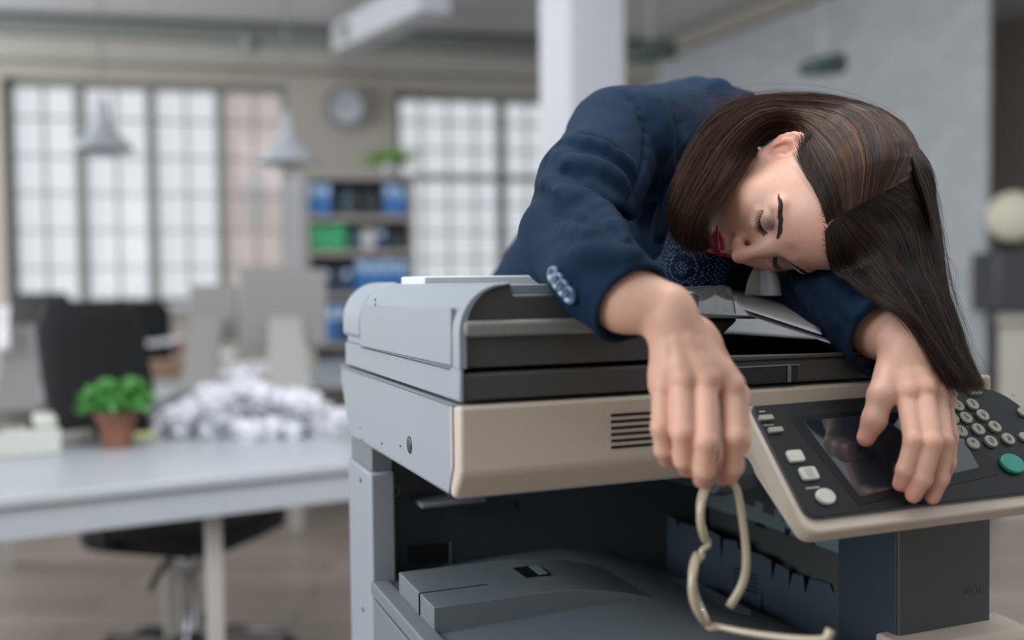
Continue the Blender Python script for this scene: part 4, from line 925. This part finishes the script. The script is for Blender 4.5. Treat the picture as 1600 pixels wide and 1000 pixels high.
# plant in a clay pot
pp = ondesk(184, 700)
pl = empty('potted_plant', pp, 'small bushy green plant in a terracotta pot on the white desk', 'plant')
sc_ = np.linalg.norm(at(215, 680, pp[1])-at(153, 680, pp[1]))/2
MB().lathe([(0, 0), (sc_*.66, 0), (sc_*.93, .085), (sc_*1.06, .086), (sc_*1.06, .108), (sc_*.92, .108), (sc_*.88, .09), (0, .09)], pp, 28).build('pot', mat('terracotta', S(132, 88, 70), .8, noise=.15, nscale=40), pl, smooth=False)
M_leaf = mat('green leaf', S(72, 138, 60), .5, noise=.4, nscale=40)
lv = MB()
for i in range(460):
    v_ = RNG.normal(size=3); v_ /= np.linalg.norm(v_); v_[2] = abs(v_[2])*1.0-.25; r_ = .5+.68*RNG.random()
    c = pp+np.array([0, 0, .135])+v_*np.array([.098, .098, .075])*r_; a = nz(v_+RNG.normal(size=3)*.6); b = nz(np.cross(a, RNG.normal(size=3))); s = .016+.010*RNG.random()
    lv.add([c-a*s, c+b*s*.55, c+a*s, c-b*s*.55], [(0, 1, 2), (0, 2, 3)])
lv.build('foliage', M_leaf, pl, smooth=True)
for i in range(7): a = RNG.random()*6.28; MB().tube([pp+ez*.085, pp+np.array([math.cos(a)*.03, math.sin(a)*.03, .14])], .002, 5).build('stem', M_leaf, pl)
# crumpled papers
def crumple(seed, r):
    rng = np.random.default_rng(seed); mb = MB(); n1, n2 = 9, 12; V = []
    for i in range(n1+1):
        for j in range(n2):
            a = math.pi*i/n1; b_ = 2*math.pi*j/n2; d = np.array([math.sin(a)*math.cos(b_), math.sin(a)*math.sin(b_), math.cos(a)]); V.append(d*r*(.68+.5*rng.random()))
    F_ = [(i*n2+j, i*n2+(j+1) % n2, (i+1)*n2+(j+1) % n2, (i+1)*n2+j) for i in range(n1) for j in range(n2)]
    mb.add(V, F_); return mb
M_pap2 = mat('crumpled office paper', S(206, 207, 214), .85)
protos = [crumple(k, .036).build('crumpled_paper', M_pap2) for k in range(4)]
pile = [(262, 686), (285, 690), (300, 668), (312, 686), (330, 692), (345, 672), (360, 688), (378, 690), (392, 694), (408, 682), (425, 690), (442, 684), (458, 690), (474, 682), (492, 686), (508, 680), (524, 684), (538, 676), (318, 655), (340, 650), (365, 660), (388, 655), (412, 660), (436, 655), (462, 660), (486, 660), (512, 662), (335, 636), (362, 634), (390, 632), (418, 638), (446, 640), (474, 646), (500, 648), (360, 644), (384, 612), (400, 622), (376, 626), (425, 630), (352, 640), (296, 655), (275, 670)]
for i, (x, y) in enumerate(pile):
    o = protos[i] if i < 4 else protos[i % 4].copy()
    if i >= 4: COL.objects.link(o)
    lvl = 0 if y > 678 else (1 if y > 650 else 2); p = ondesk(x, {0: y, 1: y+24, 2: y+50}[lvl]-6)+dy*(.03*lvl); o.location = (*p[:2], .75+.028+lvl*.045+max(0, (630-y))*.0016); o.rotation_euler = tuple(RNG.random(3)*6.28)
    s = .8+.5*RNG.random(); o.scale = (s, s*(.8+.3*RNG.random()), s)
    tag(o, {0: 'leftmost crumpled paper ball of the heap, nearest the white cup', 27: 'crumpled paper ball at the right end of the heap by the photocopier', 35: 'topmost crumpled paper ball at the peak of the heap'}.get(i, 'crumpled ball of white paper in the heap on the white desk'), 'paper ball', 'crumpled papers heaped on the desk')
# items on the near desk, left
p = ondesk(250, 668); cupw = np.linalg.norm(at(268, 640, p[1])-at(228, 640, p[1]))/2
t = empty('paper_cup', p, 'white cup standing behind the potted plant', 'cup'); MB().lathe([(0, 0), (cupw*.8, 0), (cupw, .105), (cupw*1.06, .107), (cupw*1.0, .112)], p, 24, cap=False).build('cup_wall', M_white, t, smooth=True); MB().lathe([(0, .0), (cupw*.8, .001)], p, 24, cap=False).build('cup_bottom', M_white, t)
p = ondesk(232, 682); o = MB().box(-.045, .045, -.03, .03, 0, .012, fr=lambda a, b, c: p+dx*a+dy*b+ez*c).build('sticky_note_pad', mat('yellow paper', S(214, 214, 150), .8)); tag(o, 'pale yellow sticky note pad on the desk beside the pot', 'note pad')
p = ondesk(45, 706); t = empty('desk_phone', p, 'pale beige desk telephone at the left on the white desk', 'telephone')
Pf = lambda a, b, c: p+dx*a+dy*b+ez*c
M_bg = mat('beige plastic', S(190, 192, 184), .5)
MB().prism([(-.09, 0), (.09, 0), (.09, .035), (-.09, .075)], -.11, .08, lambda a, b, c: Pf(c, a, b)).build('phone_body', M_bg, t, bevel=.006)
MB().prism([(-.03, .07), (.03, .07), (.03, .105), (-.03, .105)], .015, .072, lambda a, b, c: Pf(c, a*2.4, b)).build('handset', M_bg, t, bevel=.01)
for i in range(3):
    for j in range(3): MB().box(-.085+i*.028, -.065+i*.028, -.05+j*.03, -.03+j*.03, .045, .072, fr=Pf).build('phone_key', M_bplastic if i == 0 and j == 0 else M_dleg, t)
p = ondesk(118, 690); o = MB().box(-.05, .05, -.04, .04, 0, .03, fr=lambda a, b, c: p+dx*a+dy*b+ez*c).build('stapler', M_dleg, bevel=.006); tag(o, 'small grey box between the telephone and the pot', 'box')
# far desk row
fz = .74
fa = dz(-60, 628, fz); fb = dz(600, 590, fz); fx = nz(fb-fa); fy = np.array([-fx[1], fx[0], 0]); FL = np.linalg.norm(fb-fa)+1.0
fd = empty('desk', (fa+fb)/2*np.array([1, 1, 0]), 'long pale desk farther back carrying the computer screens', 'desk')
Ff = lambda s, t_, z: np.array([fa[0], fa[1], 0])+fx*s+fy*t_+ez*z
MB().box(0, FL, 0, 1.35, fz-.04, fz, fr=Ff).build('tabletop', M_desk, fd, bevel=.004)
for s in (.15, FL*.5, FL-.15):
    for t_ in (.1, 1.2): MB().box(s-.03, s+.03, t_-.03, t_+.03, 0, fz-.04, fr=Ff).build('leg', M_dleg, fd)
MB().box(.1, FL-.1, .9, .92, .25, fz-.04, fr=Ff).build('modesty_panel', M_dleg, fd)
def monitor(x0, x1, y0, y1, d, yaw, label):
    c = at((x0+x1)/2, y1, d); w_ = np.linalg.norm(at(x1, y1, d)-at(x0, y1, d))/max(.4, math.cos(yaw)); h = at((x0+x1)/2, y0, d)[2]-c[2]
    t = empty('computer_monitor', (c[0], c[1], fz), label, 'monitor'); X = np.array([math.cos(yaw), math.sin(yaw), 0]); Y = np.array([-math.sin(yaw), math.cos(yaw), 0])
    Mf = lambda a, b, z: np.array([c[0], c[1], 0])+X*a+Y*b+ez*z
    MB().box(-w_/2, w_/2, 0, .03, c[2], c[2]+h, fr=Mf).build('housing', M_mon, t, bevel=.008)
    MB().box(-w_/2+.012, w_/2-.012, .028, .034, c[2]+.02, c[2]+h-.012, fr=Mf).build('screen', M_scrk, t)
    MB().add([Mf(a, b, z) for a, b, z in ((-.07, -.02, c[2]+h*.4), (.07, -.02, c[2]+h*.4), (.09, -.15, fz+.01), (-.09, -.15, fz+.01))]+[Mf(a, b, z) for a, b, z in ((-.07, .0, c[2]+h*.4), (.07, .0, c[2]+h*.4), (.09, -.14, fz), (-.09, -.14, fz))], [(0, 1, 2, 3), (7, 6, 5, 4), (0, 4, 5, 1), (1, 5, 6, 2), (2, 6, 7, 3), (3, 7, 4, 0)]).build('stand', M_mon, t, bevel=.002)
    MB().box(-.10, .10, -.16, .06, fz, fz+.012, fr=Mf).build('foot', M_mon, t, bevel=.003)
monitor(292, 372, 445, 532, 4.6, -.25, 'grey computer monitor seen from behind, left of the bigger one')
monitor(382, 508, 420, 545, 4.2, .35, 'larger grey computer monitor seen from behind, nearest the bookshelf')
monitor(5, 68, 508, 600, 4.0, .2, 'pale grey computer monitor at the left edge behind the telephone')
def flat(x, y, w_, dd, h, m_, name, label, cat, yaw=.2, z0=fz):
    p = dz(x, y, z0); X = np.array([math.cos(yaw), math.sin(yaw), 0]); Y = np.array([-math.sin(yaw), math.cos(yaw), 0])
    o = MB().box(-w_/2, w_/2, 0, dd, 0, h, fr=lambda a, b, c: p+X*a+Y*b+ez*c).build(name, m_, bevel=.002); tag(o, label, cat); return p
M_kraft = mat('brown card', S(150, 122, 98), .8, noise=.1)
flat(258, 592, .26, .25, .085, M_kraft, 'folder_stack', 'brown cardboard box on the far desk right of the chair', 'box', .3)
pt = dz(250, 560, fz)
g = [[np.array([pt[0], pt[1], fz+.09])+np.array([math.cos(.4), math.sin(.4), 0])*(a-.5)*.30+np.array([-math.sin(.4), math.cos(.4), 0])*(b-.3)*.25+ez*(.05*abs(a-.35)+.02*math.sin(b*5)) for a in np.linspace(0, 1, 8)] for b in np.linspace(0, 1, 6)]
o = MB().grid(g).build('paper_sheet', M_pap, smooth=True, solid=.01); tag(o, 'loose white papers lying on the brown cardboard box', 'paper')
flat(278, 556, .05, .05, .13, mat('red plastic', S(176, 74, 70), .5), 'red_cup', 'small red cup behind the brown cardboard box', 'cup')
flat(352, 600, .34, .30, .025, M_pap, 'paper_stack', 'low stack of white paper on the far desk, nearest us', 'paper stack', .15)
flat(405, 582, .36, .28, .035, M_pap, 'paper_stack', 'stack of white paper before the larger monitor', 'paper stack', .3)
flat(330, 560, .30, .20, .04, M_pap, 'paper_stack', 'stack of white paper before the smaller monitor', 'paper stack', .1)
p = dz(470, 574, fz); t = MB().prism([(-.10, 0), (.10, 0), (.07, .20), (-.02, .22)], 0, .12, lambda a, b, c: p+fx*a+fy*c+ez*b).build('document_holder', mat('cream card', S(196, 186, 172), .8), bevel=.003); tag(t, 'cream document holder standing right of the larger monitor', 'holder')
p = dz(10, 560, fz); g = [[at(-10+30*a, 478+70*b, 3.9)+ez*.0+cf*(.03*math.sin(a*4+b*2)) for a in np.linspace(0, 1, 6)] for b in np.linspace(0, 1, 6)]
o = MB().grid(g).build('paper_sheet', M_pap, smooth=True, solid=.002); tag(o, 'white paper sheet curling up at the left edge of the photo', 'paper')
# shelf unit with binders
sd = 6.9
def shelfpt(x, y): return at(x, y, sd)
sh0, sh1 = at(478, 300, sd), at(642, 300, sd); SX = nz(sh1-sh0*1.0); SX[2] = 0; SX = nz(SX+np.array([0, .12, 0])); SY = np.array([-SX[1], SX[0], 0]); SW = np.linalg.norm(sh1-sh0)
shf = empty('bookshelf', (*((sh0+sh1)/2)[:2], 0), 'open grey shelving unit holding blue and green binders', 'shelf')
Sf = lambda a, b, z: np.array([sh0[0], sh0[1], 0])+SX*a+SY*b+ez*z
zy = lambda y: at(560, y, sd)[2]
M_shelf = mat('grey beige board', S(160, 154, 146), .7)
for y in (275, 340, 395, 462, 540): MB().box(0, SW, 0, .35, zy(y)-.02, zy(y)+.02, fr=Sf).build('shelf_board', M_shelf, shf)
for a in (0, SW): MB().box(a-.015, a+.015, 0, .35, 0, zy(273), fr=Sf).build('side_board', M_shelf, shf)
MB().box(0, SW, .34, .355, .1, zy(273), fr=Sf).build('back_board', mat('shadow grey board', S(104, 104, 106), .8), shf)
blu = mat('blue binder', S(38, 110, 180), .5, noise=.1); dbl = mat('navy binder', S(28, 60, 100), .5); grn = mat('green binder', S(52, 168, 110), .5); lbl = mat('pale blue label', S(180, 205, 225), .6); tea = mat('dark teal binder', S(60, 92, 104), .6); blk = mat('charcoal binder', S(40, 46, 54), .6); wht = mat('white box', S(206, 202, 198), .7)
def binders(x0, x1, ytop, ybot, n, ms, words):
    for i in range(n):
        a0 = (at(x0, ybot, sd)-sh0)@SX+(x1-x0)/F*sd*i/n; a1 = a0+(x1-x0)/F*sd/n*.94; t = empty('binder', Sf((a0+a1)/2, .05, zy(ybot)), words[i], 'binder', None)
        hgt = zy(ytop)*(1 if i % 2 == 0 else .995); MB().box(a0, a1, .02, .28, zy(ybot)+.02, hgt, fr=Sf).build('binder_cover', ms[i], t, bevel=.004)
        MB().box(a0+.01, a1-.01, .015, .021, zy(ybot)+.02+(hgt-zy(ybot))*.55, hgt-.02, fr=Sf).build('spine_label', lbl if ms[i] in (blu, dbl) else ms[i], t)
binders(482, 518, 283, 338, 2, (blu, blu), ('blue binder at the left end of the top shelf', 'blue binder second from left on the top shelf'))
binders(535, 562, 296, 338, 2, (tea, blk), ('dull teal binder in the middle of the top shelf', 'charcoal binder in the middle of the top shelf'))
binders(568, 592, 300, 338, 1, (blk,), ('dark binder leaning right of centre on the top shelf',))
binders(600, 636, 285, 338, 2, (blu, blu), ('blue binder under the trailing plant, left of two', 'blue binder under the trailing plant, right of two'))
binders(484, 540, 350, 393, 3, (grn, grn, grn), ('green binder leftmost on the second shelf', 'green binder middle of three on the second shelf', 'green binder rightmost of three on the second shelf'))
binders(548, 604, 356, 393, 3, (tea, wht, dbl), ('dull teal binder right of the green ones', 'white box file on the second shelf', 'navy binder right of the white box file'))
binders(608, 636, 362, 393, 1, (blk,), ('charcoal binder at the right end of the second shelf',))
binders(500, 550, 418, 460, 3, (dbl, blk, dbl), ('navy binder leftmost on the third shelf', 'charcoal binder between navy ones on the third shelf', 'navy binder right of the charcoal one on the third shelf'))
binders(556, 638, 404, 460, 4, (blu,)*4, ('tall blue binder leftmost of four on the third shelf', 'tall blue binder second of four on the third shelf', 'tall blue binder third of four on the third shelf', 'tall blue binder rightmost on the third shelf'))
binders(492, 546, 474, 538, 3, (blu, blu, dbl), ('blue binder leftmost on the bottom shelf', 'blue binder second on the bottom shelf', 'navy binder third on the bottom shelf'))
tp = Sf(SW*.80, .15, zy(273)+.02); t = empty('trailing_plant', tp, 'green leafy plant in a small pot on top of the bookshelf', 'plant')
MB().lathe([(0, 0), (.05, 0), (.07, .09), (.06, .09), (0, .08)], tp, 18, cap=False).build('pot', M_white, t, smooth=True)
lv = MB()
for i in range(260):
    c = tp+np.array([RNG.normal()*.085, RNG.normal()*.06, .10+abs(RNG.normal())*.045-.02]); a = nz(RNG.normal(size=3)*np.array([1, 1, .5])); b = nz(np.cross(a, RNG.normal(size=3))); s = .035
    lv.add([c-a*s, c+b*s*.4, c+a*s, c-b*s*.4], [(0, 1, 2), (0, 2, 3)])
lv.build('foliage', mat('yellow green leaf', S(120, 168, 70), .6, noise=.2), t)
o = MB().box(-.10, .10, 0, .05, 0, 1, fr=lambda a, b, c: at(470, 425, 7.4)+ws*a+wn*b+ez*c*(at(470, 277, 7.4)[2]-at(470, 425, 7.4)[2])).build('wall_radiator_panel', M_white); o.name = 'roller_blind'; tag(o, 'narrow white blind hanging between windows and bookshelf', 'blind')
# wall clock
cc = wp(540, 168, -.06); ck = empty('wall_clock', cc, 'round grey wall clock between the two windows', 'clock'); R_ = 31/F*np.linalg.norm(cc-CAM)
MB().lathe([(0, -.02), (R_, -.02), (R_*1.0, .03), (R_*.80, .03), (R_*.78, .012)], cc, 40, -wn, False).build('rim', mat('grey clock rim', S(124, 128, 132), .5), ck, smooth=False)
MB().lathe([(0, .012), (R_*.80, .012)], cc, 40, -wn, False).build('dial', mat('pale dial', S(192, 198, 204), .5), ck)
for k in range(12): a = k*math.pi/6; MB().tube([cc-wn*.014+(ws*math.sin(a)+ez*math.cos(a))*R_*.62, cc-wn*.014+(ws*math.sin(a)+ez*math.cos(a))*R_*.72], .006, 5).build('hour_mark', M_frame, ck)
for a, l in ((1.0, .4), (5.4, .58)): MB().tube([cc-wn*.018, cc-wn*.018+(ws*math.sin(a)+ez*math.cos(a))*R_*l], .008, 5).build('clock_hand', M_bplastic, ck)
# pendant lamps
M_lamp = mat('light grey enamel', S(176, 182, 186), .4)
lp = None
for i, (x, yt, yb, xr, d, lab) in enumerate(((162, 165, 236, 44, 5.2, 'grey bell-shaped pendant lamp on a long cord, the left one'), (450, 178, 256, 42, 5.0, 'grey bell-shaped pendant lamp on a long cord, nearer the clock'))):
    bt = at(x, yb, d); h = at(x, yt, d)[2]-bt[2]; R_ = xr/F*d
    if lp is None:
        lp = empty('pendant_lamp', bt, lab, 'lamp', 'pendant lamps before the windows')
        MB().lathe([(R_, 0), (R_*1.02, .015), (R_*.62, h*.30), (R_*.32, h*.50), (R_*.20, h*.70), (R_*.17, h)], bt, 32, cap=False).build('lamp_shade', M_lamp, lp, smooth=True, solid=.006)
        MB().lathe([(.0, h*.99), (R_*.17, h*.98), (R_*.1, h*1.12), (0, h*1.12)], bt, 16, cap=False).build('lamp_cap', M_lamp, lp, smooth=True)
        MB().tube([bt+ez*h, (bt[0], bt[1], CZ)], .006, 6).build('cord', M_frame, lp)
        MB().lathe([(0, 0), (.03, .01), (.035, .05), (.02, .10), (0, .10)], bt+ez*.02, 14, cap=False).build('bulb', M_white, lp, smooth=True)
    else:
        o = copy_tree(lp); o.location = tuple(bt); o['label'] = lab
# ceiling spotlights by the brick wall
for (x, y, d, r_, lab) in ((1016, 82, 5.2, .13, 'dark spotlight on the ceiling between pillar and brick wall'), (1284, 103, 5.0, .11, 'small dark spotlight in front of the white brick wall')):
    c = at(x, y, d); t = empty('spotlight', c, lab, 'spotlight')
    MB().lathe([(0, -r_), (.03, -r_), (.045, -r_*.4), (.05, r_), (.04, r_)], c, 18, nz((1, .1, .16)), False).build('spot_housing', mat('dark green enamel', S(58, 74, 70), .5), t, smooth=True)
    MB().lathe([(0, r_*.9), (.042, r_*.9)], c, 18, nz((1, .1, .16)), False).build('spot_lens', M_lamp, t)
    MB().tube([c, (c[0], c[1], CZ)], .003, 6).build('spot_rod', M_lamp, t)
# things high on the far wall: small dark fixtures
for x, y in ((393, 66), (545, 50)):
    c = at(x, y, 7.0); o = MB().lathe([(0, -.06), (.05, -.06), (.065, .05), (0, .05)], c, 14, cap=False).build('ceiling_fixture', M_frame, smooth=True); tag(o, 'small dark fixture under the ceiling, %s' % ('left of the white strut' if x < 500 else 'at the foot of the white strut'), 'fixture')
# far right: counter, round white fan, dark appliances
cz = at(1575, 490, 5.2)[2]
ct = empty('counter', at(1610, 490, 5.2)*np.array([1, 1, 0]), 'pale counter with drawers at the right edge of the photo', 'counter')
MB().add([(*p[:2], z) for z in (cz-.04, cz) for p in (at(1556, 490, 5.0), at(1800, 490, 4.8), at(1800, 490, 5.6), at(1575, 490, 5.6))], [(3, 2, 1, 0), (4, 5, 6, 7), (0, 1, 5, 4), (1, 2, 6, 5), (2, 3, 7, 6), (3, 0, 4, 7)]).build('countertop', M_shelf, ct)
MB().add([(*p[:2], z) for z in (.0, cz-.04) for p in (at(1560, 490, 5.04), at(1800, 490, 4.84), at(1800, 490, 5.55), at(1578, 490, 5.55))], [(3, 2, 1, 0), (4, 5, 6, 7), (0, 1, 5, 4), (1, 2, 6, 5), (2, 3, 7, 6), (3, 0, 4, 7)]).build('cabinet_body', mat('beige cabinet', S(176, 172, 162), .6), ct)
c = at(1583, 338, 5.38); ftz = at(1583, 391, 5.38)[2]; t = empty('desk_fan', (c[0], c[1], ftz), 'round cream fan standing on the dark grey appliance', 'fan')
MB().lathe([(0, -.02), (.125, -.018), (.135, 0), (.125, .012), (.05, .03), (0, .032)], c, 30, nz(CAM-c), False).build('fan_cage', mat('cream enamel', S(196, 190, 172), .5), t, smooth=True)
MB().lathe([(.02, c[2]-ftz), (.02, .03), (.08, .015), (.085, 0)], (c[0], c[1]+.06, ftz), 16).build('fan_stand', M_bplastic, t, smooth=True)
o = box_at(1556, 1640, 392, 489, 5.25, .3).build('coffee_machine', mat('dark grey appliance', S(62, 64, 68), .5), bevel=.02); o.location.z = 0; tag(o, 'dark grey appliance on the counter under the fan', 'appliance')
# a pinkish building outside the left windows, its lit face seen through the glass
bc = at(392, 300, 16); M_pk = mat('pinkish render', S(236, 214, 204), .9, noise=.08, nscale=2)
bd = empty('neighbouring_building', (bc[0], bc[1], 0), 'pinkish building outside behind the right casement of the left window', 'building')
MB().box(bc[0]-.55, bc[0]+1.0, bc[1], bc[1]+3, 0, 6, ).build('facade', M_pk, bd)
for z in (2.2,): MB().box(bc[0]-.2, bc[0]+.3, bc[1]-.02, bc[1]+.01, z, z+.8).build('facade_window', mat('facade glass', S(210, 198, 194), .3), bd)
